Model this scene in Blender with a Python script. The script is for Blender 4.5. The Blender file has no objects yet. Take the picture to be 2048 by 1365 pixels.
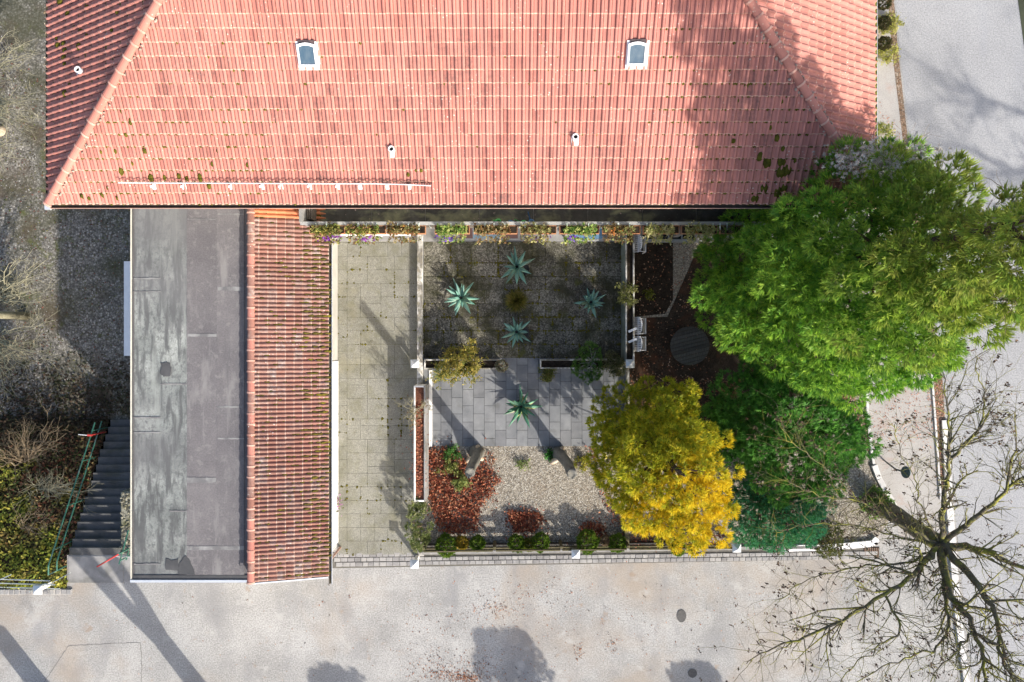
import bpy, bmesh, math, random
import numpy as np
from mathutils import Vector, Matrix, noise

# ------------------------------------------------------------------ camera, sky, sun, exposure
scn = bpy.context.scene
H, F = 25.2, 1365.0                       # drone height above the court, focal length (in 2048-wide pixels)
cam_d = bpy.data.cameras.new("camera")
cam_d.sensor_width = 36.0
cam_d.lens = 36.0 * F / 2048.0
cam_d.clip_end = 500
cam = bpy.data.objects.new("camera", cam_d)
scn.collection.objects.link(cam)
cam.location = (0, 0, H)
cam.rotation_euler = (0, 0, 0)
scn.camera = cam

SUN_EL = math.radians(30.0)
SUN_DIR = Vector((0.615 * math.cos(SUN_EL), -0.789 * math.cos(SUN_EL), math.sin(SUN_EL))).normalized()  # towards the sun
world = bpy.data.worlds.new("World")
scn.world = world
world.use_nodes = True
wn = world.node_tree
sky = wn.nodes.new("ShaderNodeTexSky")
sky.sky_type = 'NISHITA'
sky.sun_disc = False
sky.sun_elevation = SUN_EL
sky.sun_rotation = math.atan2(SUN_DIR.x, SUN_DIR.y)
sky.air_density = 1.0
sky.dust_density = 3.0
wn.links.new(sky.outputs[0], wn.nodes["Background"].inputs[0])
wn.nodes["Background"].inputs[1].default_value = 0.15
sun_d = bpy.data.lights.new("sun", 'SUN')
sun_d.energy = 4.0
sun_d.angle = math.radians(0.9)
sun_d.color = (1.0, 0.94, 0.85)
sun = bpy.data.objects.new("sun", sun_d)
scn.collection.objects.link(sun)
sun.rotation_euler = SUN_DIR.to_track_quat('Z', 'Y').to_euler()
scn.view_settings.view_transform = 'Standard'
scn.view_settings.look = 'None'
scn.view_settings.gamma = 1.0
scn.view_settings.use_curve_mapping = False
scn.view_settings.exposure = 0.80
scn.cycles.max_bounces = 6
scn.cycles.diffuse_bounces = 3
scn.cycles.transparent_max_bounces = 6
scn.cycles.use_denoising = True

R = np.random.default_rng(7)
RND = random.Random(11)

# ------------------------------------------------------------------ helpers
def W(px, py, z=0.0):
    """photo pixel -> world point at height z (the drone looks straight down)"""
    s = (H - z) / F
    return Vector(((px - 1024) * s, (682.5 - py) * s, z))

def on_plane(px, py, p0, n):
    """where the sight line of a pixel meets a plane (used for things fixed on a roof slope)"""
    d = Vector(((px - 1024) / F, (682.5 - py) / F, -1.0))
    o = Vector((0, 0, H))
    t = (p0 - o).dot(n) / d.dot(n)
    return o + d * t

ORG = {}
def tag(o, label=None, cat=None, group=None, kind=None):
    if label: o["label"] = label
    if cat: o["category"] = cat
    if group: o["group"] = group
    if kind: o["kind"] = kind
    return o

def empty(name, loc, label, cat, group=None):
    o = bpy.data.objects.new(name, None)
    o.empty_display_size = 0.2
    scn.collection.objects.link(o)
    o.location = loc
    ORG[o] = Vector(loc)
    return tag(o, label, cat, group)

def raw_mesh(name, V, faces, mat, smooth=False, col=None, fattr=None):
    me = bpy.data.meshes.new(name)
    if isinstance(faces, np.ndarray):
        n, k = faces.shape
        me.vertices.add(len(V))
        me.vertices.foreach_set("co", np.asarray(V, dtype=np.float32).ravel())
        me.loops.add(n * k)
        me.loops.foreach_set("vertex_index", faces.astype(np.int32).ravel())
        me.polygons.add(n)
        me.polygons.foreach_set("loop_start", np.arange(0, n * k, k, dtype=np.int32))
        me.polygons.foreach_set("loop_total", np.full(n, k, dtype=np.int32))
        me.update(calc_edges=True)
    else:
        me.from_pydata([tuple(v) for v in V], [], faces)
    if smooth:
        me.polygons.foreach_set("use_smooth", np.ones(len(me.polygons), dtype=bool))
    if col is not None:
        a = me.attributes.new("col", 'FLOAT_COLOR', 'POINT')
        c = np.ones((len(V), 4), dtype=np.float32)
        c[:, :3] = col
        a.data.foreach_set("color", c.ravel())
    if fattr is not None:
        a = me.attributes.new("tint", 'FLOAT', 'FACE')
        a.data.foreach_set("value", np.asarray(fattr, dtype=np.float32))
    if mat: me.materials.append(mat)
    return me

def build(name, V, faces, mat, parent=None, smooth=False, col=None, fattr=None, label=None, cat=None, group=None, kind=None):
    """link one mesh object; V are world points. Top-level objects get their origin at the base of their box."""
    V = np.asarray([tuple(v) for v in V] if not isinstance(V, np.ndarray) else V, dtype=np.float64)
    if parent is not None:
        org = np.array(ORG[parent])
    else:
        mn, mx = V.min(0), V.max(0)
        org = np.array([(mn[0] + mx[0]) / 2, (mn[1] + mx[1]) / 2, mn[2]])
    me = raw_mesh(name, V - org, faces, mat, smooth, col, fattr)
    o = bpy.data.objects.new(name, me)
    scn.collection.objects.link(o)
    if parent is not None:
        o.parent = parent
    else:
        o.location = org
    ORG[o] = Vector(org)
    return tag(o, label, cat, group, kind)

def inst(name, me, mtx, parent):
    """one more object on shared mesh data, placed by a world matrix, as a child of parent"""
    o = bpy.data.objects.new(name, me)
    scn.collection.objects.link(o)
    o.parent = parent
    m = mtx.copy()
    m.translation = mtx.translation - ORG[parent]
    o.matrix_basis = m
    ORG[o] = mtx.translation.copy()
    return o

class MB:
    def __init__(s): s.v = []; s.f = []
    def quad(s, a, b, c, d):
        n = len(s.v); s.v += [a, b, c, d]; s.f.append((n, n + 1, n + 2, n + 3)); return s
    def poly(s, pts):
        n = len(s.v); s.v += list(pts); s.f.append(tuple(range(n, n + len(pts)))); return s
    def prism(s, pts, z0, z1, taper=0.0):
        """pts: xy outline, counter-clockwise"""
        n = len(s.v); k = len(pts)
        cx = sum(p[0] for p in pts) / k; cy = sum(p[1] for p in pts) / k
        s.v += [(p[0], p[1], z0) for p in pts]
        s.v += [(p[0] + (cx - p[0]) * taper, p[1] + (cy - p[1]) * taper, z1) for p in pts]
        s.f.append(tuple(range(n + k - 1, n - 1, -1)))
        s.f.append(tuple(range(n + k, n + 2 * k)))
        for i in range(k):
            j = (i + 1) % k
            s.f.append((n + i, n + j, n + k + j, n + k + i))
        return s
    def box(s, x0, x1, y0, y1, z0, z1, bev=0.0):
        if bev <= 0:
            return s.prism([(x0, y0), (x1, y0), (x1, y1), (x0, y1)], z0, z1)
        n = len(s.v); b = bev
        s.v += [(x0, y0, z0), (x1, y0, z0), (x1, y1, z0), (x0, y1, z0),
                (x0, y0, z1 - b), (x1, y0, z1 - b), (x1, y1, z1 - b), (x0, y1, z1 - b),
                (x0 + b, y0 + b, z1), (x1 - b, y0 + b, z1), (x1 - b, y1 - b, z1), (x0 + b, y1 - b, z1)]
        s.f += [(n + 3, n + 2, n + 1, n), (n + 8, n + 9, n + 10, n + 11)]
        for i in range(4):
            j = (i + 1) % 4
            s.f += [(n + i, n + j, n + 4 + j, n + 4 + i), (n + 4 + i, n + 4 + j, n + 8 + j, n + 8 + i)]
        return s
    def obox(s, c, ax, ay, az):
        """oriented box: centre and three half-axis vectors"""
        c, ax, ay, az = Vector(c), Vector(ax), Vector(ay), Vector(az)
        n = len(s.v)
        for sz in (-1, 1):
            for sx, sy in ((-1, -1), (1, -1), (1, 1), (-1, 1)):
                s.v.append(c + ax * sx + ay * sy + az * sz)
        s.f += [(n + 3, n + 2, n + 1, n), (n + 4, n + 5, n + 6, n + 7)]
        for i in range(4):
            j = (i + 1) % 4
            s.f.append((n + i, n + j, n + 4 + j, n + 4 + i))
        return s
    def tube(s, pts, rad, n=6, cap=True):
        pts = [Vector(p) for p in pts]
        if not hasattr(rad, '__len__'): rad = [rad] * len(pts)
        base = len(s.v)
        prev = None
        for i, p in enumerate(pts):
            if i == 0: t = pts[1] - p
            elif i == len(pts) - 1: t = p - pts[i - 1]
            else: t = pts[i + 1] - pts[i - 1]
            if t.length < 1e-9: t = Vector((0, 0, 1))
            t.normalize()
            if prev is None:
                a = t.cross(Vector((0.13, 0.31, 0.94)))
                if a.length < 0.05: a = t.cross(Vector((1, 0, 0)))
            else:
                a = prev - t * prev.dot(t)
                if a.length < 1e-4: a = t.cross(Vector((1, 0.2, 0)))
            a.normalize(); prev = a
            b = t.cross(a)
            for k in range(n):
                w = 2 * math.pi * k / n
                s.v.append(p + (a * math.cos(w) + b * math.sin(w)) * rad[i])
        for i in range(len(pts) - 1):
            for k in range(n):
                j = (k + 1) % n
                s.f.append((base + i * n + k, base + i * n + j, base + (i + 1) * n + j, base + (i + 1) * n + k))
        if cap:
            s.f.append(tuple(base + k for k in range(n - 1, -1, -1)))
            e = base + (len(pts) - 1) * n
            s.f.append(tuple(e + k for k in range(n)))
        return s
    def lathe(s, c, prof, n=20, cap_top=False, cap_bot=False, sx=1.0, sy=1.0):
        base = len(s.v); c = Vector(c)
        for r, z in prof:
            for k in range(n):
                w = 2 * math.pi * k / n
                s.v.append((c.x + r * sx * math.cos(w), c.y + r * sy * math.sin(w), c.z + z))
        for i in range(len(prof) - 1):
            for k in range(n):
                j = (k + 1) % n
                s.f.append((base + i * n + k, base + i * n + j, base + (i + 1) * n + j, base + (i + 1) * n + k))
        if cap_bot: s.f.append(tuple(base + k for k in range(n - 1, -1, -1)))
        if cap_top:
            e = base + (len(prof) - 1) * n
            s.f.append(tuple(e + k for k in range(n)))
        return s
    def lump(s, c, rx, ry, rz, n=7, rings=3, jit=0.18, rng=RND, ax=None):
        """a small uneven dome: moss cushion, clod, pebble"""
        base = len(s.v); c = Vector(c)
        ex, ey, ez = ax if ax else (Vector((1, 0, 0)), Vector((0, 1, 0)), Vector((0, 0, 1)))
        for i in range(rings):
            el = (i / rings) * math.pi / 2
            for k in range(n):
                w = 2 * math.pi * (k + 0.5 * (i % 2)) / n
                j = 1 + rng.uniform(-jit, jit)
                s.v.append(c + ex * (math.cos(w) * math.cos(el) * rx * j) + ey * (math.sin(w) * math.cos(el) * ry * j) + ez * (math.sin(el) * rz * j - 0.004))
        s.v.append(c + ez * rz)
        for i in range(rings - 1):
            for k in range(n):
                j = (k + 1) % n
                s.f.append((base + i * n + k, base + i * n + j, base + (i + 1) * n + j, base + (i + 1) * n + k))
        top = base + rings * n
        for k in range(n):
            s.f.append((base + (rings - 1) * n + k, base + (rings - 1) * n + (k + 1) % n, top))
        return s
    def out(s, name, mat, parent=None, smooth=False, **kw):
        return build(name, s.v, s.f, mat, parent, smooth, **kw)

# ------------------------------------------------------------------ materials
MATS = {}
def new_mat(name):
    m = bpy.data.materials.new(name)
    m.use_nodes = True
    return m, m.node_tree, m.node_tree.nodes["Principled BSDF"]

def node(nt, kind, **kw):
    n = nt.nodes.new(kind)
    for k, v in kw.items():
        setattr(n, k, v)
    return n

def ramp(nt, fac, stops):
    r = nt.nodes.new("ShaderNodeValToRGB")
    e = r.color_ramp.elements
    while len(e) < len(stops): e.new(0.5)
    for i, (p, c) in enumerate(stops):
        e[i].position = p
        e[i].color = (*c, 1) if len(c) == 3 else c
    nt.links.new(fac, r.inputs[0])
    return r.outputs[0]

def mixc(nt, fac, a, b, mode='MIX'):
    m = nt.nodes.new("ShaderNodeMix")
    m.data_type = 'RGBA'; m.blend_type = mode
    for sock, val in ((m.inputs[0], fac), (m.inputs[6], a), (m.inputs[7], b)):
        if isinstance(val, (int, float)): sock.default_value = val
        elif isinstance(val, tuple): sock.default_value = (*val, 1) if len(val) == 3 else val
        else: nt.links.new(val, sock)
    return m.outputs[2]

def math_(nt, op, a, b=0.0, clamp=False):
    m = nt.nodes.new("ShaderNodeMath"); m.operation = op; m.use_clamp = clamp
    for s, v in ((m.inputs[0], a), (m.inputs[1], b)):
        if isinstance(v, (int, float)): s.default_value = v
        else: nt.links.new(v, s)
    return m.outputs[0]

def pos(nt, scale=(1, 1, 1), off=(0, 0, 0)):
    g = nt.nodes.new("ShaderNodeNewGeometry")
    mp = nt.nodes.new("ShaderNodeMapping")
    mp.inputs["Scale"].default_value = scale
    mp.inputs["Location"].default_value = off
    nt.links.new(g.outputs["Position"], mp.inputs[0])
    return mp.outputs[0]

def noi(nt, vec, scale, detail=4.0, rough=0.55, dist=0.0):
    n = nt.nodes.new("ShaderNodeTexNoise")
    n.inputs["Scale"].default_value = scale
    n.inputs["Detail"].default_value = detail
    n.inputs["Roughness"].default_value = rough
    n.inputs["Distortion"].default_value = dist
    nt.links.new(vec, n.inputs["Vector"])
    return n.outputs[0]

def vor(nt, vec, scale, out="Color", rand=1.0):
    n = nt.nodes.new("ShaderNodeTexVoronoi")
    n.inputs["Scale"].default_value = scale
    n.inputs["Randomness"].default_value = rand
    nt.links.new(vec, n.inputs["Vector"])
    return n.outputs[out]

def bump(nt, bsdf, h, strength=0.4, dist=0.02):
    b = nt.nodes.new("ShaderNodeBump")
    b.inputs["Strength"].default_value = strength
    b.inputs["Distance"].default_value = dist
    nt.links.new(h, b.inputs["Height"])
    nt.links.new(b.outputs[0], bsdf.inputs["Normal"])

def M(name, stops, scale=3.0, rough=0.85, bstr=0.3, bscale=40.0, over=None, spec=None, rand=0.0, stretch=(1, 1, 1), metal=0.0, grain=0.0, grain_scale=90.0):
    """procedural material. stops: colour ramp on a soft noise; over: [(colour, scale, lo, hi, amount, stretch)] stains / lichen on top"""
    if name in MATS: return MATS[name]
    m, nt, b = new_mat(name)
    p = pos(nt, stretch)
    c = ramp(nt, noi(nt, p, scale, 5, 0.6), stops)
    if grain > 0:
        g = noi(nt, pos(nt), grain_scale, 2, 0.6)
        k = ramp(nt, g, [(0.3, (1 - grain,) * 3), (0.7, (1 + grain,) * 3)])
        c = mixc(nt, 1.0, c, k, 'MULTIPLY')
    for (oc, sc, lo, hi, amt, st) in (over or []):
        f = noi(nt, pos(nt, st, (sc, 3.1, 1.7)), sc, 4, 0.6, 0.3)
        f = ramp(nt, f, [(lo, (0, 0, 0)), (hi, (amt, amt, amt))])
        c = mixc(nt, f, c, oc)
    if rand > 0:
        oi = nt.nodes.new("ShaderNodeObjectInfo")
        at = nt.nodes.new("ShaderNodeAttribute"); at.attribute_name = "tint"
        r_ = math_(nt, 'FRACT', math_(nt, 'ADD', oi.outputs["Random"], at.outputs["Fac"]))
        k = ramp(nt, r_, [(0.0, (1 - rand, 1 - rand * 1.05, 1 - rand * 1.05)), (0.5, (1, 1, 1)), (1.0, (1 + rand * .8, 1 + rand * .75, 1 + rand * .6))])
        c = mixc(nt, 1.0, c, k, 'MULTIPLY')
    nt.links.new(c, b.inputs["Base Color"])
    b.inputs["Roughness"].default_value = rough
    b.inputs["Metallic"].default_value = metal
    if spec is not None: b.inputs["Specular IOR Level"].default_value = spec
    if bstr > 0:
        bump(nt, b, noi(nt, pos(nt), bscale, 4, 0.6), bstr, 0.02)
    MATS[name] = m
    return m

def leaf_mat(name="foliage", trans=0.42, rough=0.55):
    if name in MATS: return MATS[name]
    m, nt, b = new_mat(name)
    at = nt.nodes.new("ShaderNodeAttribute"); at.attribute_name = "col"
    b.inputs["Roughness"].default_value = rough
    b.inputs["Specular IOR Level"].default_value = 0.25
    nt.links.new(at.outputs["Color"], b.inputs["Base Color"])
    t = nt.nodes.new("ShaderNodeBsdfTranslucent")
    nt.links.new(at.outputs["Color"], t.inputs[0])
    mx = nt.nodes.new("ShaderNodeMixShader")
    mx.inputs[0].default_value = trans
    nt.links.new(b.outputs[0], mx.inputs[1]); nt.links.new(t.outputs[0], mx.inputs[2])
    nt.links.new(mx.outputs[0], nt.nodes["Material Output"].inputs[0])
    MATS[name] = m
    return m

FOL = leaf_mat()
DRY = leaf_mat("dry_leaf", 0.12, 0.75)

def speckle(name, cols, vscale, rough=0.9, big=None, bstr=0.6, amount=0.85, rand=0.0):
    """aggregate: a colour for each small cell plus broad stains"""
    if name in MATS: return MATS[name]
    m, nt, b = new_mat(name)
    v = nt.nodes.new("ShaderNodeTexVoronoi")
    v.inputs["Scale"].default_value = vscale
    nt.links.new(pos(nt), v.inputs["Vector"])
    sep = nt.nodes.new("ShaderNodeSeparateColor")
    nt.links.new(v.outputs["Color"], sep.inputs[0])
    n = len(cols)
    c = ramp(nt, sep.outputs[0], [((i + 0.0) / max(1, n - 1), cc) for i, cc in enumerate(cols)])
    d = ramp(nt, v.outputs["Distance"], [(0.25, (1, 1, 1)), (0.75, (1 - amount * 0.6,) * 3)])
    c = mixc(nt, 1.0, c, d, 'MULTIPLY')
    for (oc, sc, lo, hi, amt) in (big or []):
        f = noi(nt, pos(nt, (1, 1, 1), (sc * 3.7, 1.3, 0)), sc, 6, 0.65, 0.4)
        f = ramp(nt, f, [(lo, (0, 0, 0)), (hi, (amt, amt, amt))])
        c = mixc(nt, f, c, oc)
    if rand > 0:
        oi = nt.nodes.new("ShaderNodeObjectInfo")
        k = ramp(nt, oi.outputs["Random"], [(0, (1 - rand,) * 3), (1, (1 + rand,) * 3)])
        c = mixc(nt, 1.0, c, k, 'MULTIPLY')
    nt.links.new(c, b.inputs["Base Color"])
    b.inputs["Roughness"].default_value = rough
    b.inputs["Specular IOR Level"].default_value = 0.2
    inv = math_(nt, 'SUBTRACT', 1.0, v.outputs["Distance"])
    bump(nt, b, inv, bstr, 0.012)
    MATS[name] = m
    return m

asphalt = M("asphalt", [(0.3, (0.27, 0.265, 0.255)), (0.55, (0.345, 0.338, 0.325)), (0.75, (0.40, 0.392, 0.378))], 0.6, 0.95, 0.35, 60,
            over=[((0.33, 0.27, 0.21), 0.25, 0.50, 0.68, 0.65, (1, 1, 1)), ((0.22, 0.218, 0.222), 0.5, 0.52, 0.70, 0.55, (1.6, .7, 1)), ((0.44, 0.43, 0.41), 1.6, 0.58, 0.70, 0.5, (1, 1, 1)), ((0.20, 0.19, 0.18), 4.5, 0.64, 0.72, 0.5, (1, 1, 1)), ((0.28, 0.20, 0.14), 2.2, 0.64, 0.74, 0.55, (1, 1, 1))], grain=0.30, grain_scale=20, spec=0.15)
road_m = M("road_asphalt", [(0.3, (0.285, 0.287, 0.294)), (0.7, (0.355, 0.356, 0.362))], 0.35, 0.95, 0.3, 60, over=[((0.30, 0.31, 0.34), 0.5, 0.55, 0.75, 0.4, (2, .4, 1))], grain=0.24, grain_scale=20, spec=0.15)
path_m = M("path_asphalt", [(0.3, (0.33, 0.31, 0.29)), (0.7, (0.40, 0.385, 0.365))], 0.8, 0.95, 0.3, 60, over=[((0.34, 0.18, 0.12), 1.3, 0.55, 0.75, 0.4, (1, 1, 1))], grain=0.15, grain_scale=30, spec=0.15)
tile_m = None
white_plaster = M("white_plaster", [(0.3, (0.70, 0.69, 0.66)), (0.7, (0.80, 0.79, 0.77))], 1.2, 0.85, 0.15, 50, over=[((0.45, 0.43, 0.36), 1.0, 0.58, 0.8, 0.4, (1, 1, .3))])
old_white = M("weathered_white", [(0.35, (0.66, 0.64, 0.60)), (0.6, (0.72, 0.70, 0.66))], 2.0, 0.9, 0.4, 30, over=[((0.14, 0.13, 0.11), 2.6, 0.42, 0.56, 0.95, (1, .5, 1)), ((0.26, 0.23, 0.17), 7.0, 0.48, 0.62, 0.8, (1, 1, 1)), ((0.10, 0.11, 0.05), 3.1, .55, .68, .7, (1, 1, 1))])
cap_m = M("cap_metal", [(0.3, (0.66, 0.69, 0.72)), (0.7, (0.74, 0.76, 0.78))], 3, 0.4, 0.05, 20, metal=0.1)
zinc = M("zinc", [(0.3, (0.56, 0.60, 0.65)), (0.7, (0.68, 0.71, 0.75))], 2.5, 0.35, 0.05, 20, metal=0.35)
concrete = M("concrete", [(0.3, (0.22, 0.215, 0.21)), (0.7, (0.34, 0.33, 0.32))], 1.6, 0.92, 0.4, 45, over=[((0.10, 0.10, 0.085), 1.1, 0.52, 0.7, 0.6, (1, 1, 1))], grain=0.15, spec=0.15)
step_m = M("step_concrete", [(0.3, (0.075, 0.075, 0.077)), (0.7, (0.135, 0.134, 0.132))], 1.8, 0.9, 0.4, 45, over=[((0.07, 0.07, 0.055), 1.5, 0.5, 0.68, 0.7, (1, 1, 1))], grain=0.15, rand=0.12, spec=0.2)
stone_lichen = speckle("lichen_stone", [(0.08, 0.08, 0.06), (0.22, 0.21, 0.17), (0.34, 0.33, 0.26), (0.16, 0.15, 0.09)], 14, 0.95, [((0.07, 0.075, 0.03), 1.8, 0.5, 0.65, 0.8)])
soil = M("soil", [(0.3, (0.018, 0.014, 0.011)), (0.7, (0.05, 0.038, 0.028))], 4, 1.0, 0.8, 30, grain=0.4, grain_scale=20, spec=0.05)
moss_base = M("joint_moss", [(0.3, (0.05, 0.048, 0.032)), (0.7, (0.09, 0.085, 0.045))], 2.5, 1.0, 0.5, 30, over=[((0.10, 0.11, 0.02), 1.2, 0.5, 0.62, 0.8, (1, 1, 1))], spec=0.05)
moss = M("moss", [(0.3, (0.055, 0.05, 0.012)), (0.7, (0.14, 0.125, 0.02))], 9, 1.0, 0.9, 60, spec=0.02)
moss_bright = M("bright_moss", [(0.3, (0.10, 0.11, 0.012)), (0.7, (0.22, 0.22, 0.02))], 9, 1.0, 0.9, 60, spec=0.02)
wood_grey = M("grey_wood", [(0.3, (0.10, 0.085, 0.07)), (0.7, (0.19, 0.165, 0.14))], 5, 0.9, 0.5, 40, stretch=(1, 6, 6), spec=0.15)
wood_dark = M("dark_wood", [(0.3, (0.05, 0.049, 0.045)), (0.7, (0.10, 0.094, 0.084))], 5, 0.85, 0.6, 40, stretch=(7, 1, 1), rand=0.25, spec=0.2)
wood_fence = M("fence_wood", [(0.3, (0.07, 0.06, 0.035)), (0.7, (0.15, 0.13, 0.08))], 5, 0.9, 0.5, 40, stretch=(1, 6, 6), over=[((0.08, 0.085, 0.03), 2, 0.5, 0.66, 0.6, (1, 1, 1))], spec=0.15)
green_metal = M("green_metal", [(0.3, (0.03, 0.13, 0.09)), (0.7, (0.06, 0.19, 0.13))], 4, 0.5, 0.1, 30, over=[((0.30, 0.36, 0.33), 3, 0.55, 0.7, 0.5, (1, 1, 1))])
grey_rail = M("galvanised_rail", [(0.3, (0.36, 0.40, 0.38)), (0.7, (0.52, 0.56, 0.54))], 4, 0.5, 0.05, 30, metal=0.2)
red_paint = M("red_paint", [(0.3, (0.42, 0.035, 0.03)), (0.7, (0.58, 0.06, 0.05))], 4, 0.5, 0.05, 30)
white_paint = M("white_paint", [(0.3, (0.72, 0.72, 0.73)), (0.7, (0.82, 0.82, 0.82))], 4, 0.5, 0.05, 30)
black_void = M("dark_opening", [(0.3, (0.004, 0.004, 0.004)), (0.7, (0.008, 0.008, 0.008))], 4, 0.9, 0.0)
gutter_in = M("gutter_dark", [(0.3, (0.035, 0.03, 0.026)), (0.7, (0.075, 0.062, 0.05))], 3, 0.7, 0.3, 40, over=[((0.09, 0.08, 0.02), 1.5, 0.56, 0.7, 0.7, (1, 1, 1))], spec=0.2)
copper_rim = M("copper_rim", [(0.3, (0.42, 0.25, 0.19)), (0.7, (0.56, 0.36, 0.29))], 3, 0.5, 0.05, 30, metal=0.2)
terracotta = M("terracotta_plastic", [(0.3, (0.36, 0.15, 0.065)), (0.7, (0.46, 0.22, 0.11))], 3, 0.65, 0.1, 30, over=[((0.5, 0.36, 0.25), 2, 0.55, 0.7, 0.5, (1, 1, 1))])
bark_pale = M("pale_bark", [(0.3, (0.26, 0.235, 0.15)), (0.7, (0.42, 0.39, 0.27))], 6, 0.9, 0.4, 40, spec=0.1)
bark_brown = M("brown_bark", [(0.3, (0.16, 0.115, 0.07)), (0.7, (0.34, 0.27, 0.18))], 6, 0.9, 0.4, 40, spec=0.1)
bark_dark = M("conifer_bark", [(0.3, (0.05, 0.035, 0.025)), (0.7, (0.12, 0.085, 0.06))], 6, 0.95, 0.6, 30, spec=0.1)
bit_light = M("bitumen_greenish", [(0.3, (0.13, 0.14, 0.137)), (0.5, (0.22, 0.235, 0.225)), (0.7, (0.36, 0.375, 0.355))], 0.8, 0.9, 0.4, 70,
              over=[((0.085, 0.088, 0.09), 1.8, 0.46, 0.60, 0.85, (2.6, .45, 1)), ((0.09, 0.093, 0.095), 9, 0.52, 0.62, 0.6, (1, .7, 1)), ((0.30, 0.32, 0.30), 1.1, 0.56, 0.7, 0.55, (4, .25, 1)), ((0.14, 0.14, 0.145), 0.22, 0.45, 0.6, 0.75, (.3, 1.2, 1))], grain=0.18, grain_scale=22, rand=0.10, spec=0.25)
bit_dark = M("bitumen_purplish", [(0.3, (0.125, 0.118, 0.124)), (0.7, (0.175, 0.165, 0.168))], 0.8, 0.9, 0.5, 60,
             over=[((0.26, 0.252, 0.245), 1.1, 0.55, 0.70, 0.6, (2.6, .5, 1)), ((0.23, 0.222, 0.216), 6, 0.56, 0.66, 0.5, (1, 1, 1)), ((0.09, 0.088, 0.095), 0.9, 0.58, 0.74, 0.5, (2.5, .4, 1))], grain=0.14, grain_scale=22, rand=0.10, spec=0.25)
bit_black = M("bitumen_black", [(0.3, (0.05, 0.052, 0.056)), (0.7, (0.085, 0.085, 0.088))], 2, 0.7, 0.4, 60, spec=0.3)
bit_seam = M("bitumen_seam", [(0.3, (0.20, 0.20, 0.198)), (0.7, (0.30, 0.298, 0.292))], 4, 0.9, 0.4, 60, over=[((0.15, 0.147, 0.15), 2.2, 0.44, 0.60, 0.95, (1, 1, 1))], spec=0.1)
glass_m, _nt, _b = new_mat("roof_glass")
_b.inputs["Base Color"].default_value = (0.035, 0.06, 0.085, 1); _b.inputs["Roughness"].default_value = 0.12
_b.inputs["Specular IOR Level"].default_value = 0.9
_nt.links.new(ramp(_nt, noi(_nt, pos(_nt, (1, .3, 1)), 6, 4), [(0.4, (0.05, 0.09, 0.13)), (0.7, (0.10, 0.14, 0.17))]), _b.inputs["Base Color"])

def tile_material(name, stops, dark, amt_dark, lich, lich_amt, th=(0.46, 0.72), wsc=0.33):
    m, nt, b = new_mat(name)
    p = pos(nt)
    c = ramp(nt, noi(nt, p, 0.7, 4), stops)
    oi = nt.nodes.new("ShaderNodeObjectInfo")
    at = nt.nodes.new("ShaderNodeAttribute"); at.attribute_name = "tint"
    r_ = math_(nt, 'FRACT', math_(nt, 'ADD', oi.outputs["Random"], at.outputs["Fac"]))
    c = mixc(nt, 1.0, c, ramp(nt, r_, [(0.0, (0.80, 0.76, 0.76)), (0.25, (0.95, 0.95, 0.95)), (0.7, (1.04, 1.03, 1.03)), (1.0, (1.12, 1.08, 1.05))]), 'MULTIPLY')
    # grey weathering, on some tiles more than on others
    w1 = ramp(nt, noi(nt, pos(nt, (1, 1, 1), (4, 9, 2)), wsc, 4), [(th[0], (0, 0, 0)), (th[1], (1, 1, 1))])
    w2 = ramp(nt, r_, [(0.05, (1, 1, 1)), (0.6, (0.25, 0.25, 0.25))])
    w3 = ramp(nt, noi(nt, p, 9, 4, 0.7), [(0.38, (0.1, 0.1, 0.1)), (0.7, (1, 1, 1))])
    f = mixc(nt, 1.0, mixc(nt, 1.0, w1, w2, 'MULTIPLY'), w3, 'MULTIPLY')
    f = mixc(nt, 1.0, f, (amt_dark,) * 3, 'MULTIPLY')
    c = mixc(nt, f, c, dark)
    # lichen spots
    v = nt.nodes.new("ShaderNodeTexVoronoi"); v.inputs["Scale"].default_value = 9.0
    nt.links.new(p, v.inputs["Vector"])
    spot = ramp(nt, v.outputs["Distance"], [(0.10, (1, 1, 1)), (0.2, (0, 0, 0))])
    sp2 = ramp(nt, noi(nt, pos(nt, (1, 1, 1), (1, 2, 8)), 0.8, 5, 0.7), [(0.50, (0, 0, 0)), (0.62, (1, 1, 1))])
    c = mixc(nt, mixc(nt, 1.0, mixc(nt, 1.0, spot, sp2, 'MULTIPLY'), (lich_amt,) * 3, 'MULTIPLY'), c, lich)
    nt.links.new(c, b.inputs["Base Color"])
    b.inputs["Roughness"].default_value = 0.8
    b.inputs["Specular IOR Level"].default_value = 0.25
    bump(nt, b, noi(nt, p, 70, 3), 0.25, 0.01)
    return m
tile_m = tile_material("clay_tile", [(0.3, (0.42, 0.172, 0.138)), (0.7, (0.485, 0.21, 0.172))], (0.15, 0.085, 0.075), 0.95, (0.66, 0.60, 0.52), 1.0, (0.42, 0.64))
tile_g = tile_material("garage_tile", [(0.3, (0.20, 0.095, 0.072)), (0.7, (0.28, 0.135, 0.105))], (0.46, 0.39, 0.35), 1.0, (0.74, 0.69, 0.62), 1.0, (0.36, 0.60), 0.7)
tile_n = M("newer_orange_tile", [(0.3, (0.50, 0.17, 0.075)), (0.7, (0.58, 0.22, 0.10))], 2, 0.8, 0.2, 60, rand=0.15)

# ------------------------------------------------------------------ leaves and foliage in numpy
def unit(a):
    return a / np.maximum(np.linalg.norm(a, axis=-1, keepdims=True), 1e-9)

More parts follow.
